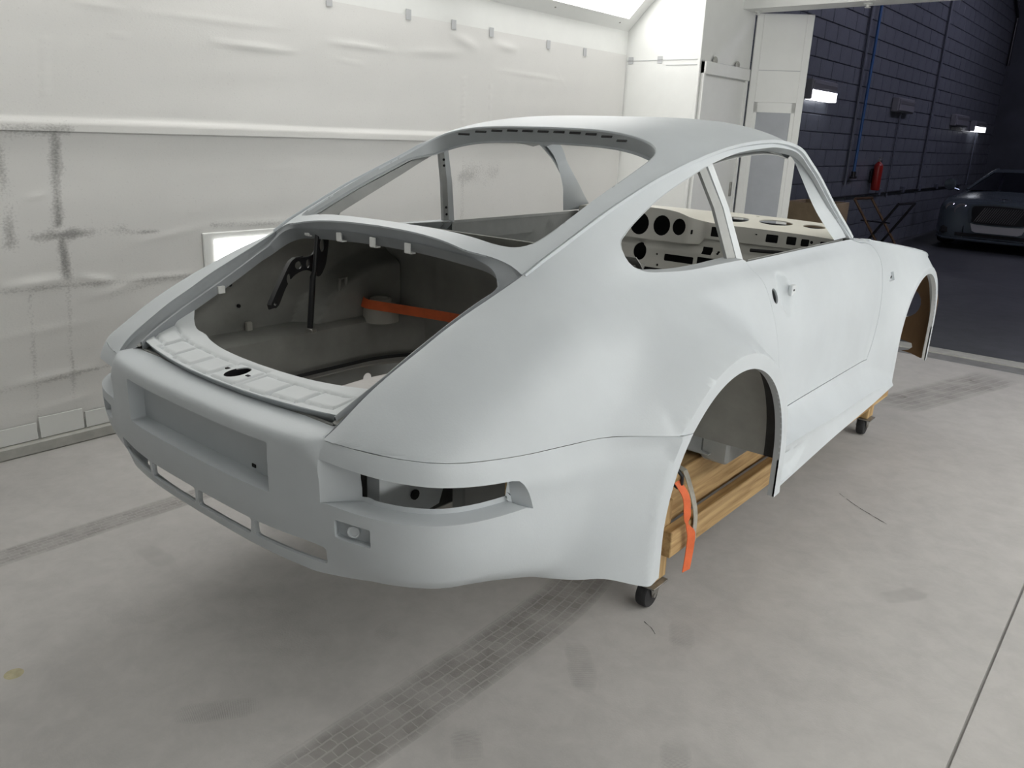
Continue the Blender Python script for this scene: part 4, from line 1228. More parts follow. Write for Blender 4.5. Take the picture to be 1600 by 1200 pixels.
# ================================================================== booth details (world frame)
def seg_d(Y, Z, a, b):
    ax, az, bx_, bz = a[0], a[1], b[0], b[1]
    dx, dz = bx_ - ax, bz - az; L2 = dx*dx + dz*dz
    t = np.clip(((Y - ax) * dx + (Z - az) * dz) / L2, 0, 1)
    return np.hypot(Y - ax - t * dx, Z - az - t * dz), t
def vnoise(Y, Z, s, seed):
    r_ = np.random.RandomState(seed); out = np.zeros_like(Y)
    for k in range(9):
        a = r_.uniform(0, math.pi * 2); f = s * r_.uniform(.5, 2.2); p = r_.uniform(0, 6.28)
        out += np.sin((Y * math.cos(a) + Z * math.sin(a)) * f + p)
    return out / 9
# creases measured on the wall: (y,z car frame) ends, amplitude, half width
CREASE = [((-.355,1.702),(-.09,1.702),.006,.012),((-.09,1.702),(.775,1.714),.004,.014),((.266,1.612),(.809,1.609),.009,.014),((.935,1.684),(1.483,1.679),.008,.014),((1.483,1.679),(2.084,1.728),.006,.02),
  ((2.304,1.65),(3.206,1.633),.004,.010),((-.198,1.592),(-.087,1.591),.004,.008),((1.0,1.60),(1.25,1.585),.004,.008),((1.9,1.83),(2.2,1.76),.010,.03),((2.3,1.81),(2.6,1.79),.008,.025),((3.0,1.72),(3.2,1.55),.002,.006)]
CREASE_L = [((.097,.817),(.182,.826),.004,.010),((-.626,.909),(-.508,.926),.006,.010),((-.753,.545),(-.45,.56),.014,.022),((-.45,.56),(-.277,.525),.012,.018),((-.277,.52),(.208,.513),.008,.016),((-.199,.69),(.228,.754),.005,.016),
  ((.228,.754),(.9,.735),.007,.018),((-.812,.12),(-.379,.135),.008,.016),((-.82,.33),(-.3,.36),.004,.02),((-.45,.46),(-.15,.50),.006,.02),((-.8,-.02),(-.4,.01),.004,.012),((2.0,1.02),(2.4,.9),.004,.03),((.5,1.02),(.8,1.03),.003,.01),((.1,1.0),(.45,1.01),.002,.008)]
rs = np.random.RandomState(3)
for k in range(9):       # crumples beside the vertical joints
    z = 1.31 + .032 * k
    CREASE.append(((2.02, z - .006), (2.075, z + .014), .007 + .004 * rs.rand(), .007))
    if k % 2: CREASE.append(((2.295, z), (2.325, z + .016), .006, .006))
    if k < 7: CREASE.append(((-.50 + .004*k, 1.335 + .034*k - .006), (-.455 + .004*k, 1.335 + .034*k + .012), .006, .007))
STAIN = [((-.70,1.185),(-.40,1.19),.022,.75),((-.458,1.182),(-.491,.80),.020,.9),((-.68,1.15),(-.69,.72),.028,.6),((-.60,.745),(-.22,.757),.020,.9),((-.40,.762),(-.05,.735),.010,.6),((-.49,.75),(-.482,.57),.020,.8),
  ((-.486,.54),(-.53,-.14),.010,.4),((-.80,.535),(.2,.505),.012,.45),((-.645,.5),(-.69,-.16),.010,.35),((2.06,.97),(2.36,.98),.07,.35),((2.06,1.1),(2.06,.7),.02,.3),((2.36,1.0),(2.37,.75),.02,.3),((-.85,.10),(-.35,.13),.010,.4),((-.3,.46),(-.1,.50),.02,.25),((.228,.75),(.9,.735),.014,.35),((-.9,-.17),(-.3,-.16),.02,.5)]

def film_mat(name, base, dirt):
    mt, nt, b = new_mat(name)
    at_ = nt.nodes.new('ShaderNodeAttribute'); at_.attribute_name = 'stain'
    tc = nt.nodes.new('ShaderNodeTexCoord')
    mp = nt.nodes.new('ShaderNodeMapping'); mp.inputs['Scale'].default_value = (1, 60, 90)
    nt.links.new(tc.outputs['Object'], mp.inputs['Vector'])
    n = nt.nodes.new('ShaderNodeTexNoise'); n.inputs['Scale'].default_value = 1.6; n.inputs['Detail'].default_value = 5
    nt.links.new(mp.outputs['Vector'], n.inputs['Vector'])
    ad = nt.nodes.new('ShaderNodeMath'); ad.operation = 'ADD'; nt.links.new(n.outputs['Fac'], ad.inputs[0]); nt.links.new(at_.outputs['Fac'], ad.inputs[1])
    r = nt.nodes.new('ShaderNodeMapRange'); r.inputs['From Min'].default_value = .62; r.inputs['From Max'].default_value = 1.35
    nt.links.new(ad.outputs[0], r.inputs['Value'])
    n2 = nt.nodes.new('ShaderNodeTexNoise'); n2.inputs['Scale'].default_value = 2.5; n2.inputs['Detail'].default_value = 6; nt.links.new(tc.outputs['Object'], n2.inputs['Vector'])
    m2 = nt.nodes.new('ShaderNodeMix'); m2.data_type = 'RGBA'; m2.inputs['A'].default_value = (*[k * .93 for k in base], 1); m2.inputs['B'].default_value = (*base, 1); nt.links.new(n2.outputs['Fac'], m2.inputs['Factor'])
    mx = nt.nodes.new('ShaderNodeMix'); mx.data_type = 'RGBA'; mx.inputs['B'].default_value = (*dirt, 1)
    nt.links.new(m2.outputs['Result'], mx.inputs['A'])
    nt.links.new(r.outputs['Result'], mx.inputs['Factor']); nt.links.new(mx.outputs['Result'], b.inputs['Base Color'])
    b.inputs['Roughness'].default_value = .5
    bp = nt.nodes.new('ShaderNodeBump'); bp.inputs['Strength'].default_value = .10; bp.inputs['Distance'].default_value = .004
    nt.links.new(n.outputs['Fac'], bp.inputs['Height']); nt.links.new(bp.outputs['Normal'], b.inputs['Normal'])
    return mt
M['film'] = film_mat('white_masking_film', (.74, .735, .715), (.30, .295, .285))

def film(name, y0, y1, z0, z1, creases, roll, label, off, step=.0125, hole=None):
    ny = int((y1 - y0) / step) + 1; nz = int((z1 - z0) / step) + 1
    Y, Z = np.meshgrid(np.linspace(y0, y1, ny), np.linspace(z0, z1, nz), indexing='ij')
    d = .0025 * vnoise(Y, Z, 6, 5) + .0012 * vnoise(Y, Z, 26, 8) + .0015 * vnoise(Y * .3, Z * 2.5, 14, 11)
    for a, b, am, w in creases:
        dd, t = seg_d(Y, Z + FZ * 0, (a[0], a[1] + FZ), (b[0], b[1] + FZ)) if False else seg_d(Y, Z, (a[0], a[1] + FZ), (b[0], b[1] + FZ))
        d += am * np.exp(-(dd / w) ** 2) * np.sin(t * math.pi) * .75
    if roll:
        t_ = np.clip((roll[0] + .014 + .006 * vnoise(Y, Z * 0, 3, 2) - Z) / .016, 0, 1); d += roll[1] * (t_ * t_ * (3 - 2 * t_)) * (1 + .25 * vnoise(Y, Z * 0, 5, 2))
    st_ = np.zeros_like(Y)
    for a, b, w, s_ in STAIN:
        dd, t = seg_d(Y, Z, (a[0], a[1] + FZ), (b[0], b[1] + FZ))
        wob = w * (1 + .8 * vnoise(Y, Z, 40, 4))
        st_ = np.maximum(st_, s_ * np.clip(.75 + 1.3 * vnoise(Y, Z, 17, 21), .1, 1.1) * np.exp(-(dd / np.maximum(wob, .004)) ** 2))
    V = np.stack([WX + off + np.maximum(d, -.004), Y, Z], -1).reshape(-1, 3)
    I = np.arange(ny * nz).reshape(ny, nz)
    F = np.stack([I[:-1, :-1], I[1:, :-1], I[1:, 1:], I[:-1, 1:]], -1).reshape(-1, 4)
    if hole:
        c = V[F].mean(1); F = F[~((c[:, 1] > hole[0]) & (c[:, 1] < hole[1]) & (c[:, 2] > hole[2]) & (c[:, 2] < hole[3]))]
    o = make(name, V, F, M['film'], None, True, 180)
    at_ = o.data.attributes.new('stain', 'FLOAT', 'POINT'); at_.data.foreach_set('value', st_.reshape(-1).astype(np.float32))
    tag(o, label, 'masking film'); return o
film('masking_film', -2.4, WY - .02, .10, 1.415, CREASE_L, None, 'stained lower sheet of white masking film taped to the booth wall', .006, hole=(.17, .89, .67, .915))
film('masking_film', -2.4, WY - .02, 1.385, 2.085, CREASE, (1.425, .020, .022), 'cleaner upper sheet of masking film with rolled lower hem on the wall', .011)
# cardboard strips and base channel along the wall foot
MB().box(WX, WX + .045, BY, WY, 0, .055, .006).build('baseboard_left', M['strip'], None).__setitem__('kind', 'structure')
for k, (y0, y1) in enumerate(((-1.05, -.70), (-.688, -.50), (-.49, -.30))):
    o = MB().box(WX + .014, WX + .020, y0, y1, .058, .135 + .02 * (k == 1), .001).build('masking_strip', M['white'], None)
    tag(o, ('white card strip at the wall foot, nearest the photographer', 'short pale card strip standing at the wall foot under the stained film', 'white card strip at the wall foot, closest to the rear bumper')[k], 'card strip', 'card strips along the wall foot')
# tape tabs along the top edge of the film
M['tape'] = mat('grey_tape', (.50, .51, .52), .4)
tabs = [(.994,1.885),(1.565,1.888),(1.946,1.877),(2.300,1.873),(2.913,1.860),(3.364,1.852)]
for k, (y, z) in enumerate(tabs):
    o = MB().box(-.001, .001, -.020, .020, -.028, .028).build('tape_tab', M['tape'], None, False)
    o.location = (WX + .016, y, z + FZ); tag(o, '%s grey tape tab on the film top edge, counting from the near end' % ('first', 'second', 'third', 'fourth', 'fifth', 'sixth')[k], 'tape', 'tape tabs on the film edge')
tape_end = [(-1.985,'grey tape tab in the corner where the film wall meets the end wall'),(-1.718,'grey tape tab on the booth end wall beside the corner')]
for x, l in tape_end:
    o = MB().box(-.022, .022, -.001, .001, -.026, .026).build('tape_tab', M['tape'], None, False); o.location = (x, WY - .003, 1.844 + FZ); tag(o, l, 'tape', 'tape tabs on the film edge')
# end wall seams
o = MB().box(-1.66, -1.372, WY - .0035, WY - .0005, 2.00, 2.006).build('trim_4', M['tape'], None, False); o['kind'] = 'structure'
o = MB().box(-2.02, -1.372, WY - .004, WY - .0005, 2.040, 2.043).build('trim_5', M['tape'], None, False); o['kind'] = 'structure'
o = MB().box(-1.385, -1.362, WY - .012, WY + .01, 0, 3.0, .003).build('trim_6', M['booth'], None); o['kind'] = 'structure'

# ---- personnel door in the return wall
door = empty('door_1', (-1.37, 4.39, 0)); door['kind'] = 'structure'
MB().box(.0, .018, -.385, .385, 0, 1.93, .003).build('door_leaf', M['booth'], door)
for a in ((-.40,-.372,0,2.03), (.372,.40,0,2.03)):
    MB().box(0, .035, a[0], a[1], a[2], a[3], .003).build('door_frame', M['booth'], door)
MB().box(0, .045, -.40, .40, 1.94, 2.03, .004).build('door_head', M['booth'], door)
MB().box(0, .006, -.405, .405, 2.03, 2.038).build('door_gap_shadow_strip', M['tape'], door)
for y, nm in ((-.22, 'door_stop_roller'), (.18, 'door_latch')):
    MB().lathe([(.001,0),(.030,0),(.032,.006),(.026,.014),(.012,.016),(.010,.010),(.001,.010)], (.02, y, 2.045), 'x', 20).build(nm, M['strip'], door)
MB().box(.018, .03, .30, .33, 1.0, 1.12, .003).build('door_handle', M['steel'], door)

# ---- folded booth door leaf beyond the return wall, with a framed pane
lf = empty('door_2', (-1.36, 4.87, 0), math.atan2(.27, .40)); lf['kind'] = 'structure'
MB().box(0, .055, -.02, .02, 0, 2.47, .003).box(.40, .46, -.02, .02, 0, 2.47, .003).box(.055, .40, -.02, .02, 1.78, 2.47, .002).box(.055, .40, -.02, .02, 0, .35, .002).build('leaf_frame', M['booth'], lf)
MB().box(.055, .40, -.008, .008, .35, 1.78).build('leaf_pane', M['booth_grey'], lf)
MB().box(.055, .40, -.014, -.008, 1.70, 1.78).box(.055, .085, -.014, -.008, .35, 1.78).box(.37, .40, -.014, -.008, .35, 1.78).build('pane_bead', M['booth'], lf)
MB().box(.06, .40, -.022, -.02, 2.03, 2.036).build('tape_line', M['tape'], lf)
# sprinkler heads below the beam
for x, l in ((-1.30, 'white sprinkler head under the beam next to the folded door'), (-.44, 'white sprinkler head under the beam above the garage opening')):
    s_ = MB().lathe([(.03,0),(.032,-.006),(.014,-.010),(.010,-.022),(.022,-.026),(.022,-.029),(.001,-.030)], (0, 0, 0), 'z', 20).build('sprinkler_head', M['white'], None)
    s_.location = (x, 4.74, 2.47); tag(s_, l, 'sprinkler', 'sprinklers under the beam')

# ================================================================== marks in the floor dust
def mark_mat(name, col, kind, scale, strength):
    mt, nt, b = new_mat(name)
    b.inputs['Base Color'].default_value = (*col, 1); b.inputs['Roughness'].default_value = .7
    uv = nt.nodes.new('ShaderNodeUVMap')
    out = nt.nodes['Material Output']
    tr = nt.nodes.new('ShaderNodeBsdfTransparent'); mx = nt.nodes.new('ShaderNodeMixShader')
    nz = nt.nodes.new('ShaderNodeTexNoise'); nz.inputs['Scale'].default_value = 7; nz.inputs['Detail'].default_value = 5
    tc = nt.nodes.new('ShaderNodeTexCoord'); nt.links.new(tc.outputs['Object'], nz.inputs['Vector'])
    rmp = nt.nodes.new('ShaderNodeMapRange'); rmp.inputs['From Min'].default_value = .35; rmp.inputs['From Max'].default_value = .65; rmp.inputs['To Min'].default_value = .45
    nt.links.new(nz.outputs['Fac'], rmp.inputs['Value'])
    mp = nt.nodes.new('ShaderNodeMapping'); mp.inputs['Scale'].default_value = scale; nt.links.new(uv.outputs['UV'], mp.inputs['Vector'])
    if kind == 'tread':
        br = nt.nodes.new('ShaderNodeTexBrick'); br.inputs['Color1'].default_value = (1, 1, 1, 1); br.inputs['Color2'].default_value = (.7, .7, .7, 1); br.inputs['Mortar'].default_value = (.42, .42, .42, 1)
        br.inputs['Scale'].default_value = 1; br.inputs['Mortar Size'].default_value = .022; br.inputs['Brick Width'].default_value = .5; br.inputs['Row Height'].default_value = .25; br.offset = .35
        wn = nt.nodes.new('ShaderNodeTexNoise'); wn.inputs['Scale'].default_value = 14; wn.inputs['Detail'].default_value = 3; nt.links.new(tc.outputs['Object'], wn.inputs['Vector'])
        va = nt.nodes.new('ShaderNodeVectorMath'); va.operation = 'MULTIPLY_ADD'; va.inputs[1].default_value = (.35, .10, 0); nt.links.new(wn.outputs['Color'], va.inputs[0]); nt.links.new(mp.outputs['Vector'], va.inputs[2])
        nt.links.new(va.outputs['Vector'], br.inputs['Vector']); pat = br.outputs['Color']
    else:
        wv = nt.nodes.new('ShaderNodeTexWave'); wv.inputs['Scale'].default_value = 1; wv.inputs['Distortion'].default_value = 2.0; wv.inputs['Detail'].default_value = 2
        nt.links.new(mp.outputs['Vector'], wv.inputs['Vector'])
        rp = nt.nodes.new('ShaderNodeMapRange'); rp.inputs['From Min'].default_value = .3; rp.inputs['From Max'].default_value = .7; nt.links.new(wv.outputs['Fac'], rp.inputs['Value']); pat = rp.outputs['Result']
    at_ = nt.nodes.new('ShaderNodeAttribute'); at_.attribute_name = 'fade'
    m1 = nt.nodes.new('ShaderNodeMath'); m1.operation = 'MULTIPLY'; nt.links.new(pat, m1.inputs[0]); nt.links.new(rmp.outputs['Result'], m1.inputs[1])
    m2 = nt.nodes.new('ShaderNodeMath'); m2.operation = 'MULTIPLY'; nt.links.new(m1.outputs[0], m2.inputs[0]); nt.links.new(at_.outputs['Fac'], m2.inputs[1])
    m3 = nt.nodes.new('ShaderNodeMath'); m3.operation = 'MULTIPLY'; nt.links.new(m2.outputs[0], m3.inputs[0]); m3.inputs[1].default_value = strength
    nt.links.new(m3.outputs[0], mx.inputs['Fac']); nt.links.new(tr.outputs[0], mx.inputs[1]); nt.links.new(b.outputs[0], mx.inputs[2]); nt.links.new(mx.outputs[0], out.inputs['Surface'])
    return mt
def mark(name, P, width, mt, label, cat, group, fade_ends=.12, z=.0006, nw=7, shape=None):
    P = smooth_poly(P, .03); n = len(P)
    T = np.gradient(P, axis=0); T /= np.linalg.norm(T, axis=1, keepdims=True); N = np.stack([-T[:, 1], T[:, 0]], 1)
    L = np.r_[0, np.cumsum(np.linalg.norm(np.diff(P, axis=0), axis=1))]
    V = []; UV = []; FD = []
    for i in range(n):
        f = i / (n - 1); w = width * (shape(f) if shape else 1)
        for k in range(nw):
            v = k / (nw - 1)
            q = P[i] + N[i] * (v - .5) * w; V.append((q[0], q[1], z)); UV.append((L[i], v))
            e = min(1, min(f, 1 - f) / fade_ends) * min(1, min(v, 1 - v) / .08 + .25) if fade_ends else 1
            FD.append(e)
    F = [(i*nw + k, i*nw + k + 1, (i+1)*nw + k + 1, (i+1)*nw + k) for i in range(n - 1) for k in range(nw - 1)]
    o = make(name, V, F, mt, None, False)
    ul = o.data.uv_layers.new(name='UVMap')
    ul.data.foreach_set('uv', np.array([UV[l.vertex_index] for l in o.data.loops], np.float32).reshape(-1))
    a = o.data.attributes.new('fade', 'FLOAT', 'POINT'); a.data.foreach_set('value', np.array(FD, np.float32))
    return tag(o, label, cat, group)
M['tread'] = mark_mat('tyre_tread_in_dust', (.27, .255, .24), 'tread', (15, 1.5, 1), .52)
M['tread2'] = mark_mat('faint_tyre_tread_in_dust', (.33, .315, .30), 'tread', (15, 1.5, 1), .52)
M['sole'] = mark_mat('shoe_sole_in_dust', (.30, .285, .27), 'wave', (75, 1.0, 1), .30)
mark('tyre_track', [(.44,-1.25),(.445,-.95),(.45,-.65),(.452,-.35),(.44,-.05),(.38,.25),(.30,.5)], .195, M['tread'], 'dark tyre track curving out from under the rear bumper', 'tyre track', 'tyre tracks in the floor dust')
mark('tyre_track', [(-1.12,-1.35),(-1.112,-1.0),(-1.108,-.7),(-1.10,-.35),(-1.08,.3)], .125, M['tread2'], 'faint tyre track near the papered wall left of the bumper', 'tyre track', 'tyre tracks in the floor dust')
mark('tyre_track', [(.62,2.9),(.74,3.3),(.86,3.7),(1.0,4.2)], .30, M['tread2'], 'broad faint tyre track by the threshold beyond the front wheel arch', 'tyre track', 'tyre tracks in the floor dust')
sole = lambda f: .55 + .5 * math.sin(min(1, f * 1.02) * math.pi) ** .6 * (1 - .35 * math.exp(-((f - .42) / .14) ** 2))
prints = [((.60,-.20),(.76,-.37),'shoe print right of the dark tyre track'),((.13,-.50),(.17,-.60),'small heel print left of the dark tyre track'),((-.86,-.80),(-.66,-.80),'smudged shoe print beside the faint tyre track'),((.60,-.68),(.70,-.78),'wavy shoe print below the dark tyre track'),((.16,-.98),(.02,-1.16),'wavy shoe print near the bottom edge left of the dark track'),((.78,.12),(.86,-.02),'curved shoe print beside the rear castor'),((1.02,-.35),(1.1,-.5),'ribbed shoe print in front of the rear castor'),((1.22,.70),(1.32,.86),'shoe print on the open floor right of the sill')]
for a, b, l in prints:
    mark('shoe_print', [a, ((a[0]+b[0])/2 + .006, (a[1]+b[1])/2), b], .085, M['sole'], l, 'shoe print', 'shoe prints in the floor dust', .1, .0007, 7, sole)
M['crack'] = mat('floor_crack_dark', (.03, .03, .03), .9)
def crack(P, w, label):
    P = smooth_poly(P, .012); r_ = random.Random(len(P)); V = []; F = []
    for i, p in enumerate(P):
        h = w * (.3 + r_.random()); jx = (r_.random() - .5) * .004
        V += [(p[0] + jx, p[1] - h, .0008), (p[0] + jx, p[1] + h, .0008)]
    for i in range(len(P) - 1):
        if r_.random() > .18: F.append((2*i, 2*i+2, 2*i+3, 2*i+1))
    tag(make('floor_crack', V, F, M['crack'], None, False), label, 'crack')
crack([(.830,1.462),(.87,1.43),(.93,1.385),(1.02,1.33),(1.075,1.30)], .0022, 'dashed hairline crack in the floor right of the sill')
crack([(.70,.035),(.735,.02),(.76,.0)], .0018, 'short crack in the floor at the rear castor')
M['oil'] = mat('ochre_floor_stain', (.40, .36, .22), .6, noise=.2, nscale=30)
o = MB().lathe([(.001,.0002),(.012,.0004),(.020,.0003),(.024,.0001)], (0, 0, 0), 'z', 24).build('floor_stain', M['oil'], None); o.location = (-.435, -1.36, .0003); tag(o, 'small round ochre stain on the floor at the left edge', 'stain')
# ================================================================== the dark garage beyond the opening
GX = -1.93
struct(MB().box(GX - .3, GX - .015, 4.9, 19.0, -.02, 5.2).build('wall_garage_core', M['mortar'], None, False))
wall_g = empty('wall_garage', (GX, 4.9, 0)); struct(wall_g)
# painted concrete blocks: nearest / largest ones as parts, the rest joined
BL, BH = .406, .203
import itertools
blocks = []
for c in range(26):
    for k in range(34):
        y = 4.95 + BL * (k + (.5 if c % 2 else 0)); z = -.02 + BH * c
        P = Vector((GX, y + BL / 2, z + BH / 2)) - CAM_LOC; w = P.dot(fw)
        px = 800 + FPX * P.dot(r2) / w; py = 600 - FPX * P.dot(u2) / w
        vis = 1235 < px < 1600 and -20 < py < 400
        blocks.append((0 if vis else 1, w, y, z))
blocks.sort()
bm_ = MB().box(-.03, 0, .005, BL - .005, .005, BH - .005, .004)
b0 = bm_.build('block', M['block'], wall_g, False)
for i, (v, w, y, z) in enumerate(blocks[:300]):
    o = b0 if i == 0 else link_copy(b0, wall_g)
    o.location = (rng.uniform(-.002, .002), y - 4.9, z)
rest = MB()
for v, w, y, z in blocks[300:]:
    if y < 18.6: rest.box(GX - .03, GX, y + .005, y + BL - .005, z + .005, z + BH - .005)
rr_ = rest.build('far_blocks', M['block'], None, False); rr_.parent = wall_g; rr_.matrix_parent_inverse = Matrix.Translation((-GX, -4.9, 0)); rr_['kind'] = 'stuff'
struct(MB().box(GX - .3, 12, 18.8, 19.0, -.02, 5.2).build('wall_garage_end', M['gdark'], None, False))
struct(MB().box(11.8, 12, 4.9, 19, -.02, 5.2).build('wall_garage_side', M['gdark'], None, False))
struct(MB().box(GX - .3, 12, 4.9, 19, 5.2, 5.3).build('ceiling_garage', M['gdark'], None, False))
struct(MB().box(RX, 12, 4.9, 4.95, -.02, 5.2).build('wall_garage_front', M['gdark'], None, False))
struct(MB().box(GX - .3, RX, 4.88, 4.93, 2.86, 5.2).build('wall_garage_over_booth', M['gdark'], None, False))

# ---- conduits, valve, rail
M['blue'] = mat('blue_pipe', (.03, .10, .26), .4)
M['pipe'] = mat('painted_conduit', (.10, .11, .14), .45)
M['red'] = mat('extinguisher_red', (.32, .02, .015), .3)
def pipe(name, P, r, mt, label, cat, extra=None):
    root = empty(name, P[0]); tag(root, label, cat); b = Vector(P[0])
    MB().tube([Vector(p) - b for p in P], r, 10).build('pipe', mt, root)
    if extra: extra(root)
    return root
def valve(root):
    MB().tube([(0,0,-.02),(0,0,.06)], .032, 10).tube([(-.0,-.10,-.02),(0,.12,-.02)], .018, 8).build('valve', M['black'], root)
pipe('air_pipe', [(GX + .05, 9.65, 1.07), (GX + .05, 9.75, 5.1)], .020, M['blue'], 'blue compressed-air drop pipe with a black valve on the block wall', 'pipe', valve)
pipe('conduit', [(GX + .03, 9.42, .95), (GX + .03, 9.42, 5.1)], .020, M['pipe'], 'painted conduit just left of the blue air pipe', 'conduit')
pipe('conduit', [(GX + .03, 13.26, .80), (GX + .03, 13.26, 5.1)], .022, M['pipe'], 'tall painted conduit ending above the wall rail beside the parked car', 'conduit')
pipe('conduit', [(GX + .03, 11.45, .72), (GX + .03, 11.45, 1.94)], .014, M['pipe'], 'thin conduit below the unlit wall lamp next to the extinguisher', 'conduit')
pipe('conduit', [(GX + .03, 17.0, .8), (GX + .03, 17.0, 1.85)], .016, M['pipe'], 'thin conduit below the small lit wall lamp', 'conduit')
pipe('conduit', [(GX + .05, 16.5, 5.1), (GX + .05, 18.6, 4.15), (GX + .05, 18.62, 3.2)], .03, M['black'], 'black bent conduit high in the far corner', 'conduit')
rail = empty('wall_rail', (GX + .03, 7, .80)); tag(rail, 'dark narrow rail running along the block wall at waist height', 'rail')
MB().box(-.012, .012, 2.0, 9.5, -.010, .010, .003).build('rail_bar', M['black'], rail)
for y in (4.0, 5.3, 6.3, 7.5): MB().box(-.03, .03, y - .04, y + .04, -.03, .07, .006).build('rail_box', M['pipe'], rail)

# ---- wall lamps
M['lamp_off'] = mat('unlit_lamp_lens', (.14, .14, .15), .3)
M['lamp_on'] = mat('lit_lamp_lens', (.9, .9, .95), .3, emit=(.92, .94, 1.0), estr=3.0)
M['lamp_case'] = mat('lamp_case', (.20, .20, .22), .4)
def wall_lamp(y, z, w, h, lit, label):
    root = empty('wall_lamp', (GX, y, z)); tag(root, label, 'lamp', 'lamps on the garage block wall')
    MB().box(.0, .10, -w/2, w/2, -h/2, h/2, .012).build('lamp_case', M['lamp_case'], root)
    MB().box(.10, .112, -w/2 + .03, w/2 - .03, -h/2 + .02, h/2 - .02, .004).build('lamp_bezel', M['lamp_case'], root)
    MB().box(.10, .116, -w/2 + .05, w/2 - .05, h*.05, h*.30, .004).build('lamp_tube', M['lamp_off'], root)
    if lit:
        MB().box(.02, .114, -w/2 + .02, w/2 - .02, -h/2 - .004, -h*.02, .006).build('lamp_lens', M['lamp_on'], root)
    return root
wall_lamp(7.98, 2.06, .82, .22, True, 'lit wall lamp beside the folded booth door')
wall_lamp(11.45, 2.06, .85, .20, False, 'unlit wall lamp above the fire extinguisher')
wall_lamp(15.25, 1.98, 1.0, .20, False, 'unlit small wall lamp left of the far lit one')
wall_lamp(16.9, 1.93, 1.0, .20, True, 'small lit wall lamp farthest along the block wall')

# ---- fire extinguisher
ex = empty('fire_extinguisher', (GX + .10, 10.56, .86)); tag(ex, 'red fire extinguisher hanging on the block wall', 'fire extinguisher')
MB().lathe([(.001,0),(.055,0),(.062,.01),(.062,.33),(.055,.36),(.03,.385),(.022,.40),(.001,.40)], (0, 0, 0), 'z', 20).build('cylinder', M['red'], ex)
MB().box(-.018, .018, -.03, .03, .40, .43, .004).box(-.01, .01, -.02, .13, .445, .458, .003).box(-.01, .01, -.02, .11, .425, .435, .003).build('valve_handle', M['steel'], ex)
MB().tube([(0, .05, .42), (0, .10, .38), (0, .095, .2), (0, .085, .12)], .011, 8).build('hose', M['black'], ex)
MB().box(-.075, -.055, -.07, .07, .1, .3, .004).build('bracket', M['black'], ex)

# ---- folding work stand, board and chair-like frame near the wall
M['bronze'] = mat('worn_bronze_tube', (.10, .055, .028), .4, metal=.4, noise=.4, nscale=20)
stand = empty('folding_stand', (-1.05, 8.1, 0), math.radians(80)); tag(stand, 'worn black folding X-frame work stand against the block wall', 'work stand')
for dx in (0, .42):
    MB().tube([(dx, -.30, 0), (dx, -.05, .38), (dx, .28, .82), (dx - .02, .30, .86)], .016, 8).build('leg_tube', M['bronze'], stand)
    MB().tube([(dx, .34, 0), (dx, .05, .42), (dx, -.22, .84)], .016, 8).build('leg_tube', M['black'], stand)
MB().tube([(0, .30, .86), (.42, .30, .86)], .016, 8).build('top_tube', M['bronze'], stand)
MB().tube([(0, -.22, .84), (.42, -.22, .84)], .016, 8).build('top_tube', M['black'], stand)
MB().tube([(0, .16, .25), (.42, .16, .25)], .010, 8).build('brace_tube', M['black'], stand)
MB().tube([(0, -.16, .62), (0, .19, .62)], .008, 8).build('brace_tube', M['black'], stand)
M['ply'] = mat('tan_board', (.36, .27, .17), .6, noise=.15, nscale=10)
bd = empty('plywood_crate', (-1.42, 7.1, 0)); tag(bd, 'tan plywood crate seen through the windscreen opening', 'crate')
for nm, a in (('side_board', (-.25, -.23, -.3, .3, .02, .86)), ('side_board', (.23, .25, -.3, .3, .02, .86)), ('front_board', (-.23, .23, -.30, -.28, .02, .86)), ('back_board', (-.23, .23, .28, .30, .02, .86)), ('base_board', (-.23, .23, -.28, .28, .0, .02))):
    MB().box(*a, .003).build(nm, M['ply'], bd)
wb = empty('hand_cart', (-1.62, 6.35, 0)); tag(wb, 'black hand cart leaning by the folded booth door', 'cart')
for s in (-1, 1): MB().tube([(s*.14, .0, .1), (s*.14, .05, .75), (s*.14, .0, .92), (s*.14, -.12, .95)], .014, 8).build('cart_rail', M['black'], wb)
MB().tube([(-.14, -.12, .95), (.14, -.12, .95)], .016, 8).build('cart_handle', M['black'], wb)
MB().box(-.16, .16, -.02, .02, .3, .70, .006).build('cart_back', M['black'], wb)
MB().box(-.16, .16, -.26, .02, .08, .10, .006).build('cart_tray', M['black'], wb)
for s in (-1, 1): MB().lathe([(.02,-.02),(.085,-.02),(.095,0),(.085,.02),(.02,.02)], (s*.18, .02, .095), 'x', 20).build('cart_wheel', M['rubber'], wb)

# ---- parked silver-grey coupe
M['silver'] = mat('silver_blue_paint', (.13, .16, .18), .22, metal=.55)
M['glass'] = mat('dark_car_glass', (.008, .009, .012), .06)
M['mesh'] = mat('black_grille_mesh', (.012, .012, .014), .4, metal=.5)
M['chrome'] = mat('chrome', (.6, .6, .62), .12, metal=1.0)
M['lens'] = mat('lamp_lens_clear', (.35, .34, .34), .08, metal=.6)
M['lwhite'] = mat('pale_plate', (.42, .42, .42), .4)
pc = empty('parked_car', (-.42, 12.1, -.02)); tag(pc, 'silver grand tourer parked in the dark garage facing the booth', 'car')
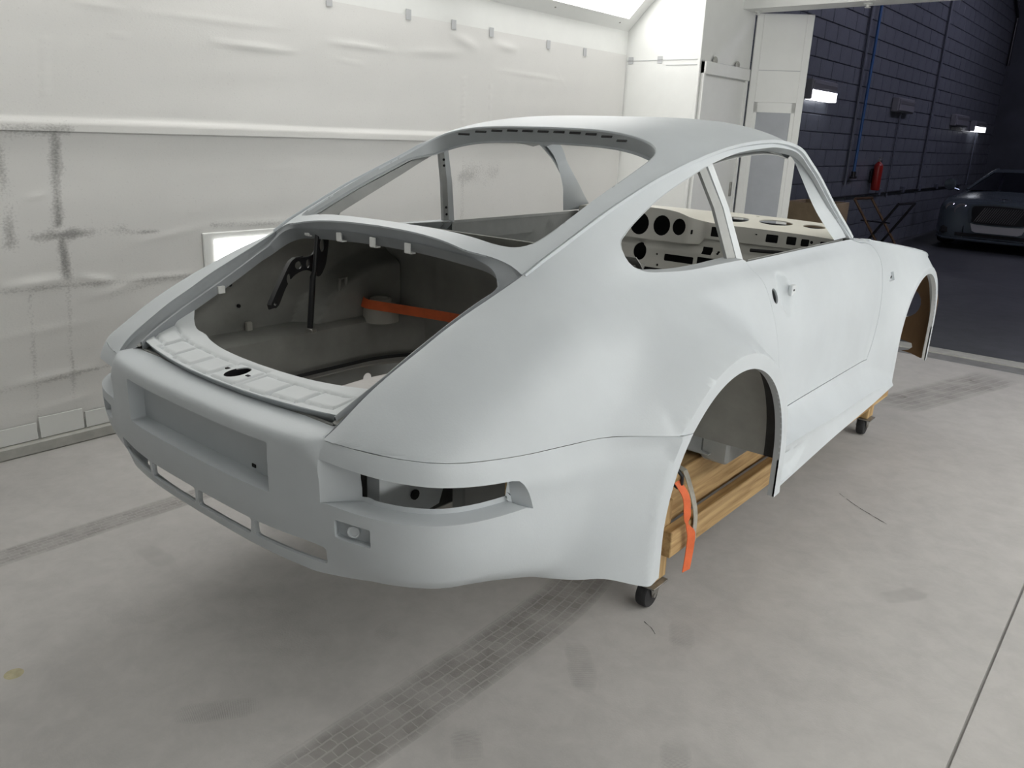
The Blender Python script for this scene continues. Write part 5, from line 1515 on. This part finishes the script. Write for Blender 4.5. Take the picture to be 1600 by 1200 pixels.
# body loft: stations y, rows (x,z) from bottom to centre line
CS = [(.0,[(.60,.20),(.62,.30),(.62,.45),(.60,.58),(.50,.66),(.28,.70),(0,.71)]),
 (.06,[(.74,.18),(.78,.30),(.78,.47),(.75,.62),(.58,.71),(.3,.745),(0,.755)]),
 (.22,[(.84,.17),(.88,.30),(.88,.50),(.85,.68),(.66,.755),(.33,.785),(0,.795)]),
 (.55,[(.88,.18),(.93,.32),(.93,.54),(.89,.72),(.70,.79),(.36,.82),(0,.83)]),
 (1.0,[(.88,.2),(.94,.34),(.94,.56),(.90,.74),(.72,.81),(.38,.845),(0,.855)]),
 (1.35,[(.88,.2),(.94,.34),(.94,.58),(.90,.76),(.74,.83),(.40,.865),(0,.875)]),
 (2.2,[(.88,.2),(.94,.34),(.94,.6),(.92,.78),(.80,.85),(.5,.87),(0,.875)]),
 (3.4,[(.88,.2),(.96,.36),(.97,.6),(.93,.80),(.80,.87),(.5,.89),(0,.89)]),
 (4.4,[(.80,.25),(.86,.4),(.86,.6),(.82,.78),(.7,.84),(.4,.86),(0,.86)]),
 (4.6,[(.66,.30),(.7,.42),(.7,.58),(.66,.70),(.55,.75),(.3,.77),(0,.77)])]
cyk = [s[0] for s in CS]; crk = np.array([s[1] for s in CS])
yy = np.concatenate([np.linspace(0, .22, 8), np.linspace(.26, 4.6, 46)])
Rw = np.zeros((len(yy), 7, 3)); Rw[:, :, 1] = yy[:, None]
for k in range(7):
    Rw[:, k, 0] = pchip(cyk, crk[:, k, 0], yy); Rw[:, k, 2] = pchip(cyk, crk[:, k, 1], yy)
vv = np.linspace(0, 6, 25); V = []
for i in range(len(yy)):
    V.append(rows_eval(np.repeat(Rw[i:i+1], 25, 0), vv))
V = np.array(V); n1, n2 = V.shape[:2]; Vm = V.copy(); Vm[:, :, 0] *= -1
full = np.concatenate([V, Vm[:, ::-1][:, 1:]], 1); n2 = full.shape[1]
I = np.arange(n1 * n2).reshape(n1, n2)
F = [tuple(f) for f in np.stack([I[:-1, :-1], I[:-1, 1:], I[1:, 1:], I[1:, :-1]], -1).reshape(-1, 4)]
F += [tuple(I[0][::-1]), tuple(I[-1])]
make('body', full.reshape(-1, 3), F, M['silver'], pc, True, 50)
def gh(y, w, z): return [(-w, y, z), (-w * .55, y - .05, z + .012), (0, y - .07, z + .016), (w * .55, y - .05, z + .012), (w, y, z)]
band('windscreen', np.array(gh(1.30, .76, .86)), np.array(gh(2.15, .56, 1.14)), M['glass'], pc, th=.006)
band('roof', np.array(gh(2.15, .565, 1.143)), np.array(gh(3.9, .55, .98)), M['silver'], pc, rows=[np.array(gh(2.5, .57, 1.185)), np.array(gh(2.9, .575, 1.185)), np.array(gh(3.3, .57, 1.13))], th=.006)
for s in (-1, 1):
    a = np.array([(s*.78, 1.32, .855), (s*.82, 2.0, .865), (s*.82, 3.0, .875), (s*.76, 3.9, .88)]); b = np.array([(s*.765, 1.34, .86), (s*.575, 2.15, 1.135), (s*.585, 2.9, 1.175), (s*.56, 3.85, .985)])
    band('side_glass', a, b, M['glass'], pc, th=.005)
    MB().tube([(s*.765, 1.30, .86), (s*.66, 1.75, 1.02), (s*.57, 2.15, 1.15), (s*.575, 2.6, 1.19)], .022, 8).build('a_pillar', M['silver'], pc)
    # lamps
    for (x, z, r, y) in ((.54, .605, .085, .02), (.705, .635, .058, .075)):
        MB().lathe([(r + .012, .03), (r + .012, -.012), (r, -.02), (r * .9, -.012), (r * .5, -.004), (.001, -.004)], (s*x, y, z), 'y', 22).build('headlamp', M['lens'], pc)
    MB().tube([(s*.90, 1.42, .84), (s*.98, 1.40, .87)], .02, 8).build('mirror_arm', M['silver'], pc)
    MB().lathe([(.02,-.03),(.09,-.02),(.10,.03),(.06,.10),(.001,.12)], (s*1.04, 1.38, .93), 'y', 18).build('door_mirror', M['silver'], pc)
    MB().box(s*.62 - .17, s*.62 + .17, .02, .12, .23, .36, .03).build('side_intake', M['void'], pc)
    MB().box(s*.46 - .012, s*.46 + .012, .0, .06, .20, .37, .006).build('intake_blade', M['lwhite'], pc)
    for wy in (.95, 3.75):
        MB().lathe([(.05,-.11),(.32,-.11),(.345,-.06),(.345,.06),(.32,.11),(.05,.11)], (s*.85, wy, .345), 'x', 30).build('wheel', M['rubber'], pc)
gp = [(-.38,.655),(-.30,.685),(0,.70),(.30,.685),(.38,.655),(.36,.50),(.30,.43),(-.30,.43),(-.36,.50)]
gi = smooth_poly(gp, .03, True)
MB().prism([tuple(p * [1.06, 1] + [0, .0]) for p in inset(gi, -.018)], -.035, .03, 'y').build('grille_surround', M['silver'], pc)
gr_ = empty('grille_holder', (0, 0, 0)); bpy.data.objects.remove(gr_)
g_ = MB().prism([tuple(p) for p in gi], -.041, -.036, 'y').build('grille_mesh', M['mesh'], pc)
for k in range(24):
    x = -.36 + .72 * k / 23
    MB().tube([(x - .06, -.043, .45), (x + .06, -.043, .67)], .003, 5).build('grille_wire', M['chrome'], g_) if abs(x) < .29 else None
MB().prism([(-.37,.42),(.37,.42),(.33,.31),(.28,.29),(-.28,.29),(-.33,.31)], -.03, .03, 'y').build('plate_panel', M['lwhite'], pc)
MB().box(-.58, .58, -.005, .06, .20, .285, .02).build('lower_intake', M['void'], pc)
MB().tube([(-.86,.24,.185),(-.74,.03,.175),(-.4,-.03,.172),(0,-.04,.170),(.4,-.03,.172),(.74,.03,.175),(.86,.24,.185)], .022, 8).build('chin_spoiler', M['silver'], pc)
MB().tube([(0,.06,.76),(0,.03,.80),(0,.0,.805)], .010, 8).tube([(-.09,.04,.80),(0,.02,.80),(.09,.04,.80)], .008, 8).build('bonnet_ornament', M['chrome'], pc)
# paper on the dashboard
MB().prism([(.06,.885),(.16,.895),(.20,1.0),(.12,.985)], 1.42, 1.424, 'y').build('windscreen_paper', M['lwhite'], pc)

# garage ceiling lamps (cold tubes, dim)
M['cold'] = mat('cold_tube', (.9, .9, .95), .3, emit=(.80, .78, 1.0), estr=150.0)
for k, (x, y, l) in enumerate(((1.6, 9.0, 'long cold ceiling tube lamp nearest the booth opening'), (1.6, 14.0, 'long cold ceiling tube lamp above the parked car'))):
    r_ = empty('ceiling_tube_lamp', (x, y, 5.0)); tag(r_, l, 'lamp', 'garage ceiling lamps')
    MB().box(-.10, .10, -.75, .75, .02, .10, .01).build('lamp_case', M['lamp_case'], r_)
    for dx in (-.05, .05): MB().tube([(dx, -.7, 0), (dx, .7, 0)], .018, 10).build('tube', M['cold'], r_)
    MB().tube([(0, 0, .1), (0, 0, .2)], .01, 6).build('drop_rod', M['lamp_case'], r_)
